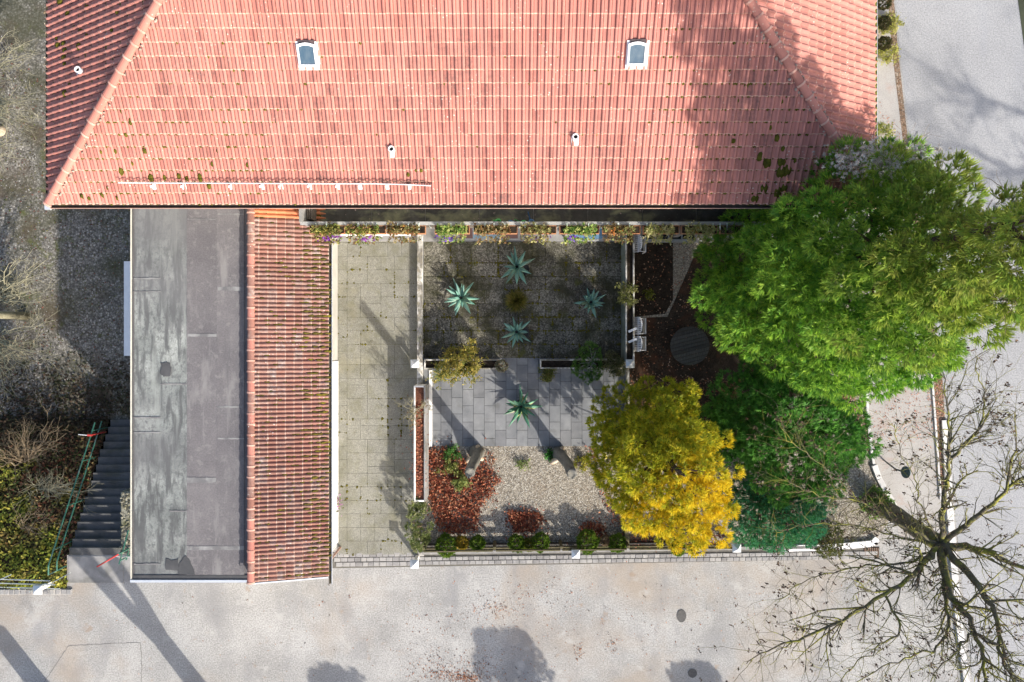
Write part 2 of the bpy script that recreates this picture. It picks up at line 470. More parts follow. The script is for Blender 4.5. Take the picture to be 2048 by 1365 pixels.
def sprays(rng, P, D, nb, L, wd, spread, cols, jitter=0.25, tipcol=None, droop=0.0):
    """flat fans of slim blades; P points, D directions -> vertices, quads, colours"""
    N = len(P)
    side = unit(np.cross(D, rng.normal(size=(N, 3))))
    npl = unit(np.cross(D, side))
    P4 = np.repeat(P, nb, 0); D4 = np.repeat(D, nb, 0); S4 = np.repeat(side, nb, 0); N4 = np.repeat(npl, nb, 0)
    C4 = np.repeat(cols, nb, 0)
    n = N * nb
    ang = rng.uniform(-spread, spread, n)[:, None]
    d = unit(D4 * np.cos(ang) + S4 * np.sin(ang) + rng.normal(size=(n, 3)) * jitter)
    ln = (L * rng.uniform(0.55, 1.1, n))[:, None]
    q = unit(np.cross(d, N4 + rng.normal(size=(n, 3)) * 0.35)) * (wd * rng.uniform(0.7, 1.2, n))[:, None]
    mid = P4 + d * ln * 0.5
    tip = P4 + d * ln
    tip[:, 2] -= droop * ln[:, 0]
    V = np.stack([P4, mid - q, tip, mid + q], 1).reshape(-1, 3)
    Fq = np.arange(n * 4).reshape(n, 4)
    v = rng.uniform(0.82, 1.18, n)[:, None]
    C4 = C4 * v
    tc = C4 * 1.12 if tipcol is None else np.repeat(tipcol, nb, 0) * v
    C = np.stack([C4 * 0.92, C4, tc, C4], 1).reshape(-1, 3)
    return V, Fq, np.clip(C, 0.001, 1)

def flat_leaves(rng, P, size, cols, tilt=0.5):
    """little fallen or hanging leaves: bent quads"""
    N = len(P)
    a = rng.uniform(0, 2 * np.pi, N)
    d = np.stack([np.cos(a), np.sin(a), rng.normal(size=N) * tilt], 1)
    e = np.stack([-np.sin(a), np.cos(a), rng.normal(size=N) * tilt], 1)
    s = (size * rng.uniform(0.6, 1.25, N))[:, None]
    p0 = P - d * s; p2 = P + d * s
    p1 = P + e * s * 0.55; p3 = P - e * s * 0.55
    p1[:, 2] += s[:, 0] * 0.25; p3[:, 2] += s[:, 0] * 0.25
    V = np.stack([p0, p1, p2, p3], 1).reshape(-1, 3)
    C = np.repeat(cols * rng.uniform(0.7, 1.25, N)[:, None], 4, 0)
    return V, np.arange(N * 4).reshape(N, 4), np.clip(C, 0.001, 1)

def cat_parts(parts):
    Vs, Fs, Cs, k = [], [], [], 0
    for V, f, C in parts:
        Vs.append(V); Fs.append(f + k); Cs.append(C); k += len(V)
    return np.concatenate(Vs), np.concatenate(Fs), np.concatenate(Cs)

def pick(rng, pal, n, w=None):
    pal = np.array(pal, dtype=np.float64)
    i = rng.choice(len(pal), n, p=w)
    return pal[i]

def lobe_foliage(rng, lobes, axis, dens, nb, L, wd, spread, colfun, up=0.5, outw=0.4, jitter=0.25, below=-0.35, droop=0.0):
    """lobes: (centre, radius); sprays sit on each lobe and point away from it"""
    parts = []
    for (c, r) in lobes:
        n = max(6, int(dens * r * r))
        u = unit(rng.normal(size=(int(n * 2.2), 3)))
        o = np.array([c[0] - axis[0], c[1] - axis[1], 0.0])
        lo = np.linalg.norm(o)
        o = o / lo if lo > 1e-3 else np.zeros(3)
        keep = (u @ (o * 0.6 + np.array([0, 0, 0.8]))) > below
        u = u[keep][:n]
        rr = r * rng.uniform(0.75, 1.05, len(u))[:, None]
        P = np.array(c) + u * rr
        D = unit(u * 0.8 + o * outw + np.array([0, 0, up]) + rng.normal(size=u.shape) * 0.2)
        col, tip = colfun(rng, P, u, np.array(c))
        parts.append(sprays(rng, P - D * L * 0.5, D, nb, L, wd, spread, col, jitter, tip, droop))
    return cat_parts(parts)

# ------------------------------------------------------------------ the ground
def sheet(name, pts, z, mat, kind="structure", **kw):
    """flat polygon sheet given in photo pixels (at its own height)"""
    mb = MB(); mb.poly([W(x, y, z) for x, y in pts][::-1] if area(pts) > 0 else [W(x, y, z) for x, y in pts])
    return mb.out(name, mat, kind=kind, **kw)
def area(p):
    return sum(p[i][0] * p[(i + 1) % len(p)][1] - p[(i + 1) % len(p)][0] * p[i][1] for i in range(len(p)))

YARD_Z = -2.7
GX0, BANK_Y0, BANK_Y1 = -12.3, -3.2, -9.12
mb = MB()
mb.quad((-250, -250, 0), (250, -250, 0), (250, BANK_Y1, 0), (-250, BANK_Y1, 0))
mb.quad((GX0, BANK_Y1, 0), (250, BANK_Y1, 0), (250, 250, 0), (GX0, 250, 0))
mb.quad((-16.43, BANK_Y1, 0), (GX0, BANK_Y1, 0), (GX0, -7.9, 0), (-16.43, -7.9, 0))
mb.out("plaza", asphalt, kind="structure")

yard_m = speckle("yard_gravel", [(0.12, 0.11, 0.095), (0.21, 0.195, 0.17), (0.29, 0.27, 0.235), (0.16, 0.148, 0.128), (0.45, 0.42, 0.37)], 14, 0.95,
                 [((0.06, 0.06, 0.03), 0.35, 0.46, 0.62, 0.7), ((0.085, 0.062, 0.04), 0.6, 0.5, 0.66, 0.7), ((0.09, 0.10, 0.025), 1.1, 0.58, 0.68, 0.7)])
mb = MB()
mb.quad((-250, BANK_Y0, YARD_Z), (GX0, BANK_Y0, YARD_Z), (GX0, 250, YARD_Z), (-250, 250, YARD_Z))
mb.out("yard", yard_m, kind="structure")
# the bank between street and yard, uneven
bank_m = M("bank_soil", [(0.3, (0.035, 0.026, 0.017)), (0.7, (0.085, 0.06, 0.035))], 2.5, 1.0, 0.8, 20, grain=0.35, grain_scale=14, spec=0.05)
nx, ny = 40, 24
V = []; Fc = []
def bank_z(x, y):
    t = (BANK_Y0 - y) / (BANK_Y0 - BANK_Y1)
    t = min(1, max(0, t))
    e = math.sin(min(1, t * 1.05) * math.pi) * 0.25
    return YARD_Z + (0 - YARD_Z) * min(1, (t * 1.1) ** 0.9) - 0.03 + e * noise.noise(Vector((x * 0.7, y * 0.7, 3.0)))
for j in range(ny + 1):
    for i in range(nx + 1):
        x = -40 + (23.55) * i / nx
        y = BANK_Y0 + 0.6 + (BANK_Y1 - BANK_Y0 - 0.6) * j / ny
        V.append((x, y, bank_z(x, y) if 0 < j < ny else (YARD_Z - 0.02 if j == 0 else -0.02)))
for j in range(ny):
    for i in range(nx):
        a = j * (nx + 1) + i
        Fc.append((a, a + nx + 1, a + nx + 2, a + 1))
build("bank", V, Fc, bank_m, smooth=True, kind="structure")

sheet("road", [(1790, -500), (1790, 0), (1803, 130), (1822, 300), (1862, 560), (1888, 760), (1900, 900), (1912, 1050), (1945, 1365), (1990, 1800), (4200, 1800), (4200, -500)], 0.004, road_m)
sheet("footpath", [(1735, -500), (1735, 785), (1742, 900), (1792, 1020), (1800, 1100), (1885, 1060), (1890, 1000), (1862, 760), (1835, 500), (1815, 320), (1786, 100), (1780, 0), (1780, -500)], 0.004, path_m)
verge_m = speckle("verge_litter", [(0.16, 0.10, 0.06), (0.30, 0.22, 0.16), (0.22, 0.13, 0.08), (0.36, 0.30, 0.24)], 18, 0.95, [((0.07, 0.07, 0.03), 1.4, 0.55, 0.7, 0.6)])
sheet("verge", [(1776, -500), (1776, 0), (1784, 100), (1808, 300), (1832, 500), (1860, 745), (1875, 880), (1885, 1000), (1899, 1000), (1894, 900), (1885, 760), (1855, 560), (1818, 300), (1796, 100), (1788, 0), (1788, -500)], 0.008, verge_m)
grass_m = M("dark_verge", [(0.3, (0.03, 0.035, 0.02)), (0.7, (0.06, 0.07, 0.04))], 2, 1, 0.7, 20)
sheet("grass_strip", [(2030, -500), (2036, 0), (2052, 120), (2075, 250), (4200, 250), (4200, -500)], 0.012, grass_m)

gravel_m = speckle("gravel", [(0.17, 0.15, 0.12), (0.32, 0.285, 0.225), (0.43, 0.39, 0.32), (0.25, 0.22, 0.18), (0.50, 0.465, 0.40)], 22, 0.95,
                   [((0.22, 0.17, 0.12), 0.9, 0.52, 0.7, 0.45), ((0.14, 0.12, 0.09), 2.2, 0.58, 0.72, 0.5)])
sheet("gravel_bed", [(846, 893), (1252, 893), (1252, 486), (1732, 486), (1736, 860), (1745, 930), (1765, 975), (1792, 1022), (1752, 1080), (1650, 1092), (846, 1106)], 0.004, gravel_m)
sheet("planting_bed", [(1268, 486), (1346, 486), (1346, 600), (1330, 628), (1268, 634)], 0.010, soil)
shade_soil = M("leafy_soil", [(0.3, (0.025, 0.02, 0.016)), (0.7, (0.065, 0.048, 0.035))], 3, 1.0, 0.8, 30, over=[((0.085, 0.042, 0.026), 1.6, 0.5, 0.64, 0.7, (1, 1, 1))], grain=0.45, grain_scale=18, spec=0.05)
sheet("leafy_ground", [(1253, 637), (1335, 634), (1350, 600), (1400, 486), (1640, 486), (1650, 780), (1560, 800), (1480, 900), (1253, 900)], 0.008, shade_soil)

# the driveway, the upper court and the terrace: slabs laid one by one
def slab_mesh(mat):
    me = raw_mesh("slab", *[(lambda m_: (m_.v, m_.f))(MB().box(-0.5, 0.5, -0.5, 0.5, 0, 1))][0], mat)
    return me
agg = [(0.22, 0.215, 0.185), (0.28, 0.275, 0.235), (0.25, 0.245, 0.21), (0.33, 0.32, 0.275), (0.19, 0.185, 0.16)]
drive_m = speckle("drive_aggregate", agg, 34, 0.95, [((0.12, 0.115, 0.075), 0.7, 0.48, 0.68, 0.6), ((0.34, 0.31, 0.21), 0.5, 0.55, 0.72, 0.5), ((0.16, 0.155, 0.10), 2.4, 0.5, 0.66, 0.5)], rand=0.07, amount=.45)
court_m = speckle("court_aggregate", [(0.095, 0.087, 0.07), (0.20, 0.186, 0.15), (0.32, 0.30, 0.245), (0.13, 0.12, 0.095)], 24, 0.95,
                  [((0.045, 0.045, 0.022), 0.9, 0.45, 0.60, 0.85), ((0.03, 0.027, 0.02), 0.5, 0.50, 0.64, 0.8), ((0.075, 0.08, 0.016), 1.8, 0.58, 0.68, 0.7), ((0.05, 0.028, 0.018), 1.3, 0.6, 0.7, 0.6)], rand=0.22)
terr_m = M("terrace_slab", [(0.3, (0.15, 0.157, 0.166)), (0.7, (0.225, 0.231, 0.24))], 1.8, 0.85, 0.25, 60, over=[((0.33, 0.335, 0.34), 1.1, 0.56, 0.7, 0.4, (1, 1, 1)), ((0.12, 0.12, 0.11), 2.2, 0.58, 0.72, 0.5, (1, 1, 1))], rand=0.13, grain=0.1, spec=0.25)

def lay(parent, me, rects, z0, hgt, gap):
    for (x0, x1, y0, y1) in rects:
        if x1 - x0 < 0.06 or y1 - y0 < 0.06: continue
        m = Matrix.Translation(((x0 + x1) / 2, (y0 + y1) / 2, z0 + RND.uniform(-0.003, 0.003)))
        m = m @ Matrix.Rotation(RND.uniform(-0.004, 0.004), 4, 'Z') @ Matrix.Diagonal((x1 - x0 - gap, y1 - y0 - gap, hgt, 1))
        inst("slab", me, m, parent)

def ashlar(x0, x1, y0, y1, rng):
    """rows of slabs of mixed sizes, running upwards from y0"""
    out = []; y = y0
    while y < y1 - 0.05:
        h = rng.choice([0.5, 0.5, 0.75])
        if y + h > y1 - 0.2: h = y1 - y
        x = x0
        while x < x1 - 0.05:
            w = rng.choice([0.5, 0.5, 0.75, 0.75, 1.0])
            if x + w > x1 - 0.22: w = x1 - x
            if h > 0.7 and rng.random() < 0.35:
                k = rng.choice([0.25, 0.5])
                out += [(x, x + w, y, y + k), (x, x + w, y + k, y + h)]
            else:
                out.append((x, x + w, y, y + h))
            x += w
        y += h
    return out

DX0, DX1 = -6.42, -3.44
p0, p1 = W(676, 1109), W(835, 462)
dv = MB().quad((DX0, p0.y, 0.004), (DX1, p0.y, 0.004), (DX1, p1.y + 1, 0.004), (DX0, p1.y + 1, 0.004)).out("driveway", moss_base, kind="structure")
DR = ([(DX0, DX0 + 0.34, p0.y + i * 0.5, min(p0.y + (i + 1) * 0.5, p1.y + 1)) for i in range(int((p1.y + 1 - p0.y) / 0.5) + 1) if p0.y + i * 0.5 < p1.y + 0.9]
    + ashlar(DX0 + 0.34, DX1, p0.y, p1.y + 1, random.Random(4)))
lay(dv, slab_mesh(drive_m), DR, 0.006, 0.035, 0.008)
CX0, CX1 = -3.26, 4.02
cy0, cy1 = W(0, 716).y, W(0, 484).y
ct = MB().quad((CX0, cy0, 0.004), (CX1, cy0, 0.004), (CX1, cy1, 0.004), (CX0, cy1, 0.004)).out("courtyard", moss_base, kind="structure")
CR = ashlar(CX0, CX1, cy0, cy1, random.Random(9))
lay(ct, slab_mesh(court_m), CR, 0.006, 0.035, 0.016)
ty0 = W(0, 893).y
tr = MB().quad((CX0, ty0, 0.004), (CX1 + 0.13, ty0, 0.004), (CX1 + 0.13, cy0, 0.004), (CX0, cy0, 0.004)).out("terrace", M("joint_dark", [(0.3, (0.03, 0.03, 0.03)), (0.7, (0.06, 0.06, 0.05))], 3, 1, 0.3), kind="structure")
rects = []
x = CX0 + 0.24; col_i = 0
rects += [(CX0, x, ty0 + i * 0.6, min(ty0 + (i + 1) * 0.6, cy0)) for i in range(6) if ty0 + i * 0.6 < cy0 - .05]
while x < CX1 + 0.05:
    x1_ = min(x + 0.4, CX1 + 0.13)
    y = ty0 - (0.3 if col_i % 2 else 0.0)
    while y < cy0 - 0.02:
        rects.append((x, x1_, max(y, ty0), min(y + 0.6, cy0)))
        y += 0.6
    x = x1_; col_i += 1
lay(tr, slab_mesh(terr_m), rects, 0.008, 0.035, 0.012)

# moss tufts along the joints
def joint_moss(parent, rects, seed, thr, dens, mat):
    rg = random.Random(seed); mb = MB()
    for (x0, x1, y0, y1) in rects:
        for i in range(dens):
            if rg.random() < .5: x, y = rg.uniform(x0, x1), rg.choice((y0, y1))
            else: x, y = rg.choice((x0, x1)), rg.uniform(y0, y1)
            if noise.noise(Vector((x * .8 + seed, y * .8, 0))) < thr: continue
            r = rg.uniform(.012, .04)
            mb.lump((x + rg.uniform(-.015, .015), y + rg.uniform(-.015, .015), .038), r * rg.uniform(.8, 1.8), r * rg.uniform(.8, 1.8), r * .6, 6, 2, .25, rg)
    mb.out("joint_moss", mat, parent, smooth=True, kind="stuff")
joint_moss(dv, DR, 3, .12, 8, MATS["moss"])
joint_moss(ct, CR, 8, -.05, 16, MATS["moss"])
joint_moss(ct, CR, 5, .34, 26, MATS["moss"])

# paved strip at the foot of the house wall
st = MB().box(DX0, 4.0, W(0, 484).y + 0.004, 5.2, 0, 0.05, 0.01).out("paved_strip", concrete, kind="structure")

# band of setts along the street
sett_m = M("sett_granite", [(0.3, (0.24, 0.235, 0.23)), (0.7, (0.34, 0.33, 0.325))], 4, 0.9, 0.6, 35, rand=0.22, grain=0.2, spec=0.2)
sb = MB()
def band_y(px): return 1120 - 0.0125 * (px - 665)
sb.poly([W(662, band_y(662) + 17, 0.004), W(1752, band_y(1752) + 12, 0.004), W(1752, band_y(1752) - 12, 0.004), W(662, band_y(662) - 14, 0.004)])
sb = sb.out("sett_band", M("sett_joint", [(0.3, (0.09, 0.085, 0.075)), (0.7, (0.15, 0.14, 0.12))], 3, 1, 0.4), kind="structure")
sm = MB(); sm.box(-0.5, 0.5, -0.5, 0.5, 0, 1, 0.12); sett_me = raw_mesh("sett", sm.v, sm.f, sett_m)
for r_i, (off, hh) in enumerate(((-9.5, 0.155), (-0.3, 0.15), (9.2, 0.155))):
    px = 664 + r_i * 4
    while px < 1748:
        wpx = RND.uniform(10.5, 14.5)
        if r_i == 0 and 838 < px: 
            px += wpx; continue
        k = 1.0 if px < 838 else 0.9
        c = W(px + wpx / 2, band_y(px) + off * k, 0.004)
        m = Matrix.Translation(c) @ Matrix.Rotation(0.0125 + RND.uniform(-.03, .03), 4, 'Z') @ Matrix.Diagonal((wpx * H / F - 0.018, hh * k - 0.008, RND.uniform(0.028, 0.042), 1))
        inst("sett", sett_me, m, sb)
        px += wpx

# ------------------------------------------------------------------ the house
K = 0.578                                  # slope: tan of the roof pitch
ZE = 6.4
EX0, EX1, EY0 = -12.75, 9.97, 3.78
DEPTH = 14.0
PIT = math.atan(K)
c_, s_ = math.cos(PIT), math.sin(PIT)
house = empty("house", (EX0 + 11.3, EY0 + 7, 0), "large house with hipped red clay tile roof, skylights and a flower balcony", "house")
wall_m = M("house_plaster", [(0.3, (0.62, 0.60, 0.55)), (0.7, (0.70, 0.68, 0.63))], 1.2, 0.9, 0.2, 40)
MB().box(EX0 + 0.55, EX1 - 0.55, EY0 + 1.3, EY0 + DEPTH - 0.6, YARD_Z - 0.2, ZE - 0.05).out("wall", wall_m, house)
deck_m = M("roof_deck", [(0.3, (0.07, 0.045, 0.035)), (0.7, (0.11, 0.07, 0.055))], 3, 0.95, 0.2)
zr = ZE + (DEPTH / 2) * K
yr = EY0 + DEPTH / 2
A, B_, C_, D_ = Vector((EX0, EY0, ZE)), Vector((EX1, EY0, ZE)), Vector((EX1, EY0 + DEPTH, ZE)), Vector((EX0, EY0 + DEPTH, ZE))
Rl, Rr = Vector((EX0 + DEPTH / 2, yr, zr)), Vector((EX1 - DEPTH / 2, yr, zr))
rb = MB(); rb.poly([A, B_, Rr, Rl]); rb.poly([B_, C_, Rr]); rb.poly([C_, D_, Rl, Rr]); rb.poly([D_, A, Rl]); rb.poly([D_ - Vector((0, 0, .06)), C_ - Vector((0, 0, .06)), B_ - Vector((0, 0, .06)), A - Vector((0, 0, .06))])
roof = rb.out("roof", deck_m, house)

def tile_template(w, L, rolls):
    """one interlocking tile: flat pan and roll(s), lower edge proud of the course below. local u, v, n"""
    if rolls == 1:
        prof = [(0.0, 0.006), (0.03, 0.012), (0.30, 0.009), (0.50, 0.010), (0.55, 0.036), (0.64, 0.056), (0.78, 0.060), (0.90, 0.046), (0.965, 0.016)]
    else:
        prof = [(0.0, 0.014), (0.05, 0.044), (0.14, 0.062), (0.24, 0.060), (0.34, 0.036), (0.42, 0.010), (0.49, 0.008), (0.55, 0.044), (0.64, 0.062), (0.74, 0.060), (0.84, 0.036), (0.92, 0.010), (0.99, 0.008)]
    v = []; f = []; k = len(prof)
    for (vv, lift) in ((0.004, -0.002), (0.0, 0.026), (0.026, 0.033), (L * 1.03, 0.004)):
        for (u, n) in prof:
            v.append((u * w, vv, n + lift))
    for r in range(3):
        for i in range(k - 1):
            f.append((r * k + i, r * k + i + 1, (r + 1) * k + i + 1, (r + 1) * k + i))
    return np.array(v), np.array(f)

def lip_slots(me, nf, lip_mat):
    """the worn lower lip of each tile takes the second material"""
    k = nf // 3
    me.materials.append(lip_mat)
    idx = np.zeros(len(me.polygons), dtype=np.int32)
    j = np.arange(len(me.polygons)) % nf
    idx[(j >= k) & (j < 2 * k)] = 1
    me.polygons.foreach_set("material_index", idx)
tile_lip = M("worn_tile_lip", [(0.3, (0.50, 0.27, 0.21)), (0.7, (0.60, 0.38, 0.30))], 5, .85, .2, 60, over=[((0.36, 0.16, 0.12), 2.2, .46, .62, .8, (1, 1, 1))])
lip_g = M("worn_garage_lip", [(0.3, (0.30, 0.18, 0.145)), (0.7, (0.46, 0.35, 0.29))], 5, .85, .2, 60, over=[((0.22, 0.10, 0.07), 2.2, .46, .62, .8, (1, 1, 1))])

TW, TL_PLAN = 0.187, 0.273
TL = TL_PLAN / c_
def slope_frame(v, n):
    v = Vector(v); n = Vector(n); u = v.cross(n)
    return u, v, n
FR_S = slope_frame((0, c_, s_), (0, -s_, c_))
FR_W = slope_frame((c_, 0, s_), (-s_, 0, c_))
FR_E = slope_frame((-c_, 0, s_), (s_, 0, c_))
tv, tf = tile_template(TW, TL, 1)
tile_me = raw_mesh("tile", tv, [tuple(int(i) for i in q) for q in tf], tile_m)
lip_slots(tile_me, len(tf), tile_lip)

SKY = [(617, 112), (1274, 110)]
def lay_slope(fr, org, ulen, single=None, name="tile_field", clip=None, mat=None):
    u, v, n = fr
    un, vn, nn = np.array(u), np.array(v), np.array(n)
    rows = int(DEPTH / 2 / TL_PLAN) + 1
    Vs, Fs, T = [], [], []; k = 0
    cols = int(ulen / TW) + 1
    for j in range(rows):
        t = j * TL_PLAN
        for i in range(cols):
            uc = (i + 0.5) * TW
            if uc < t - TW * 1.2 or uc > ulen - t + TW * 1.2: continue
            o = org + u * (i * TW + RND.uniform(-.002, .002)) + v * (j * TL + RND.uniform(-.004, .004)) + n * RND.uniform(0, .004)
            if single and (i, j) in single:
                m = Matrix((u, v, n)).transposed().to_4x4(); m.translation = o
                inst("tile", tile_me, m, roof)
                continue
            P = np.array(o) + tv[:, :1] * un + tv[:, 1:2] * vn + tv[:, 2:] * nn
            Vs.append(P); Fs.append(tf + k); k += len(P); T += [RND.random()] * len(tf)
    V = np.concatenate(Vs); Fc = np.concatenate(Fs)
    o = build(name, V, Fc, mat or tile_m, roof, fattr=T, kind="stuff")
    lip_slots(o.data, len(tf), tile_lip)
    bm = bmesh.new(); bm.from_mesh(o.data)
    og = ORG[roof]
    for (p, nrm) in clip:
        bmesh.ops.bisect_plane(bm, geom=bm.verts[:] + bm.edges[:] + bm.faces[:], plane_co=p - og, plane_no=nrm, clear_outer=True)
    bm.to_mesh(o.data); bm.free()
    return o

hl = Vector((-1, 1, 0)).normalized()      # outside normals of the hip planes, seen from the south slope
hr = Vector((1, 1, 0)).normalized()
ridge_clip = (Rl, Vector((0, 1, 0)))
single = set()
for j in (15, 14, 13, 12, 16):
    for i in range(122):
        if len(single) >= 300: break
        x = EX0 + (i + 0.5) * TW
        t = j * TL_PLAN
        P = Vector((x, EY0 + t + 0.13, ZE + (t + .13) * K))
        px = 1024 + P.x * F / (H - P.z)
        if j == 16 or i * TW < t + 0.5 or (i + 1) * TW > (EX1 - EX0) - t - 0.5: continue
        if j == 12 and not (700 < px < 1190): continue
        single.add((i, j))
lay_slope(FR_S, A, EX1 - EX0, single, "tile_field", [(A, hl), (B_, hr), ridge_clip])
lay_slope(FR_W, D_, DEPTH, None, "tile_field", [(A, -hl), (D_, Vector((1, 1, 0)).normalized())])
lay_slope(FR_E, B_, DEPTH, None, "tile_field", [(B_, -hr), (C_, Vector((-1, 1, 0)).normalized())])

# hip caps, each a tapered half-round tile
def half_cap(name, p, d, up, L, r0, r1, mat, parent, n=8):
    d = d.normalized(); side = d.cross(up).normalized(); up = side.cross(d).normalized()
    mb = MB()
    rows = ((0, r0 - .03), (0, r0 + .010), (.055, r0 + .008), (.06, r0 - .006), (L, r1))
    for (t, rr) in rows:
        for k in range(n + 1):
            w = math.pi * k / n
            mb.v.append(p + d * t + side * (math.cos(w) * rr) + up * (math.sin(w) * rr * 0.8))
    for r in range(len(rows) - 1):
        for k in range(n):
            mb.f.append((r * (n + 1) + k, r * (n + 1) + k + 1, (r + 1) * (n + 1) + k + 1, (r + 1) * (n + 1) + k))
    o = mb.out(name, mat, parent, smooth=False)
    o.data.materials.append(tile_lip)
    for q in o.data.polygons: q.material_index = 1 if n <= q.index < 2 * n else 0
    return o
cap_tile = tile_material("hip_tile_clay", [(0.3, (0.38, 0.155, 0.12)), (0.7, (0.46, 0.20, 0.16))], (0.20, 0.12, 0.10), 0.6, (0.66, 0.60, 0.50), 0.9)
mortar = M("mortar", [(0.3, (0.26, 0.20, 0.16)), (0.7, (0.40, 0.33, 0.27))], 5, 0.95, 0.5, 40)
for (p, d) in ((A, Vector((1, 1, K))), (B_, Vector((-1, 1, K)))):
    d = d.normalized()
    Lh = (Rl - A).length
    nn = 26
    stp = Lh / nn
    for i in range(nn):
        q = p + d * (i * stp - 0.02) + Vector((0, 0, 0.055))
        q += Vector((RND.uniform(-.008, .008), RND.uniform(-.008, .008), 0))
        half_cap("hip_tile", q, d, Vector((0, 0, 1)), stp * 1.04, 0.122, 0.102, cap_tile, roof)
    # ragged mortar along both sides of the caps
    mb = MB()
    for i in range(150):
        t = RND.uniform(0, Lh); sd = RND.choice((-1, 1))
        side = d.cross(Vector((0, 0, 1))).normalized()
        q = p + d * t + side * (sd * RND.uniform(0.12, 0.17)) + Vector((0, 0, 0.015))
        mb.lump(q, RND.uniform(.02, .05), RND.uniform(.02, .05), RND.uniform(.02, .04), 6, 2)
    mb.out("mortar", mortar, roof, smooth=True, kind="stuff")
rm = MB()
for i in range(int((Rr - Rl).length / 0.38)):
    half_cap("ridge_tile", Rl + Vector((i * 0.38, 0, 0.05)), Vector((1, 0, 0)), Vector((0, 0, 1)), 0.4, 0.14, 0.12, cap_tile, roof)

# gutters: half-round trough, bright front bead
def gutter(p, q, out_dir, parent, name="gutter", r=0.062, rim=copper_rim, inner=gutter_in, drop=0.05, n=8):
    p, q, o = Vector(p), Vector(q), Vector(out_dir)
    up = Vector((0, 0, 1))
    mb = MB()
    for e in (p, q):
        for k in range(n + 1):
            w = math.pi * k / n
            mb.v.append(e + o * (r - math.cos(w) * r) - up * (math.sin(w) * r + drop))
    for k in range(n):
        mb.f.append((k, k + 1, n + 1 + k + 1, n + 1 + k))
    g = mb.out(name, inner, parent)
    mo = g.modifiers.new("thickness", 'SOLIDIFY'); mo.thickness = 0.003
    MB().tube([p + o * (2 * r) - up * drop, q + o * (2 * r) - up * drop], 0.011, 6).out("bead", rim, g)
    return g
gz = ZE - 0.0
g1 = gutter((EX0 - 0.12, EY0 + 0.01, gz), (EX1 + 0.12, EY0 + 0.01, gz), (0, -1, 0), house)
g2 = gutter((EX0 + 0.01, EY0, gz), (EX0 + 0.01, EY0 + DEPTH, gz), (-1, 0, 0), house, rim=gutter_in)
g3 = gutter((EX1 - 0.01, EY0, gz), (EX1 - 0.01, EY0 + DEPTH, gz), (1, 0, 0), house, rim=zinc)
MB().box(EX0 - 0.15, EX0 + 0.0, EY0 - 0.15, EY0 - 0.0, gz - 0.1, gz - 0.03).out("gutter_corner", zinc, house)
# moss growing in the eastern gutter, leaves caught in the western one
mb = MB()
for i in range(330):
    y = EY0 + RND.uniform(0, DEPTH) if RND.random() < .25 else EY0 + RND.uniform(0, 6)
    mb.lump((EX1 + 0.052 + RND.uniform(-.03, .03), y, gz - 0.09), RND.uniform(.03, .06), RND.uniform(.04, .1), RND.uniform(.05, .09), 6, 2)
mb.out("gutter_moss", moss_bright, house, smooth=True, kind="stuff")
n = 260
P = np.stack([np.full(n, EX0 - 0.05) + R.uniform(-.06, .05, n), EY0 + R.uniform(0, 7, n), np.full(n, gz - 0.05) + R.uniform(0, .05, n)], 1)
V, Fq, C = flat_leaves(R, P, 0.05, pick(R, [(0.35, 0.26, 0.16), (0.22, 0.14, 0.08), (0.45, 0.38, 0.28)], n), 0.6)
build("caught_leaves", V, Fq, DRY, house, col=C, kind="stuff")

# moss cushions on the tiles
nS, nW, nE = FR_S[2], FR_W[2], FR_E[2]
def cushions(lst, p0, fr, name="moss_cushion"):
    u, v, n = fr
    for (px, py, s) in lst:
        q = on_plane(px, py, p0 + n * 0.045, n)
        r = 1.2 * s * (H - q.z) / F
        mb = MB()
        mb.lump(q - n * .01, r * RND.uniform(.9, 1.1), r * RND.uniform(1.1, 1.5), r * 0.6, 9, 4, 0.15, ax=(u, v, n))
        mb.out(name, moss, roof, smooth=True)
cushions([(262, 244, 5), (289, 303, 4), (241, 343, 5), (301, 357, 6.5), (328, 356, 4), (357, 353, 4), (374, 358, 4), (400, 357, 5), (236, 397, 4), (418, 373, 4), (164, 393, 4), (217, 377, 4), (206, 390, 4), (436, 303, 3), (263, 328, 3), (230, 304, 3), (200, 305, 3), (424, 329, 3), (495, 331, 3), (178, 398, 3), (278, 397, 3), (243, 224, 3), (251, 270, 3),
          (1493, 171, 4), (1475, 202, 3), (1563, 204, 3), (1541, 256, 3), (1554, 277, 5), (1467, 283, 4), (1567, 298, 4), (1521, 314, 6), (1534, 327, 8), (1563, 325, 7), (1562, 345, 8), (1575, 342, 7), (1528, 378, 6), (1555, 385, 7), (1568, 378, 6), (1510, 398, 6), (1592, 322, 4),
          (816, 350, 3), (832, 341, 2.5), (842, 341, 3)], A, FR_S)
cushions([(120, 4, 7), (173, 15, 5), (134, 27, 4.5), (233, 24, 4), (174, 30, 3), (147, 54, 3), (160, 63, 4.5), (173, 72, 4.5), (112, 77, 3), (115, 90, 6), (126, 88, 5), (129, 101, 5), (157, 93, 6), (127, 116, 5), (128, 128, 4), (176, 160, 3), (129, 187, 6), (138, 169, 3), (195, 155, 2.5), (222, 60, 3), (214, 90, 2.5)], A, FR_W)
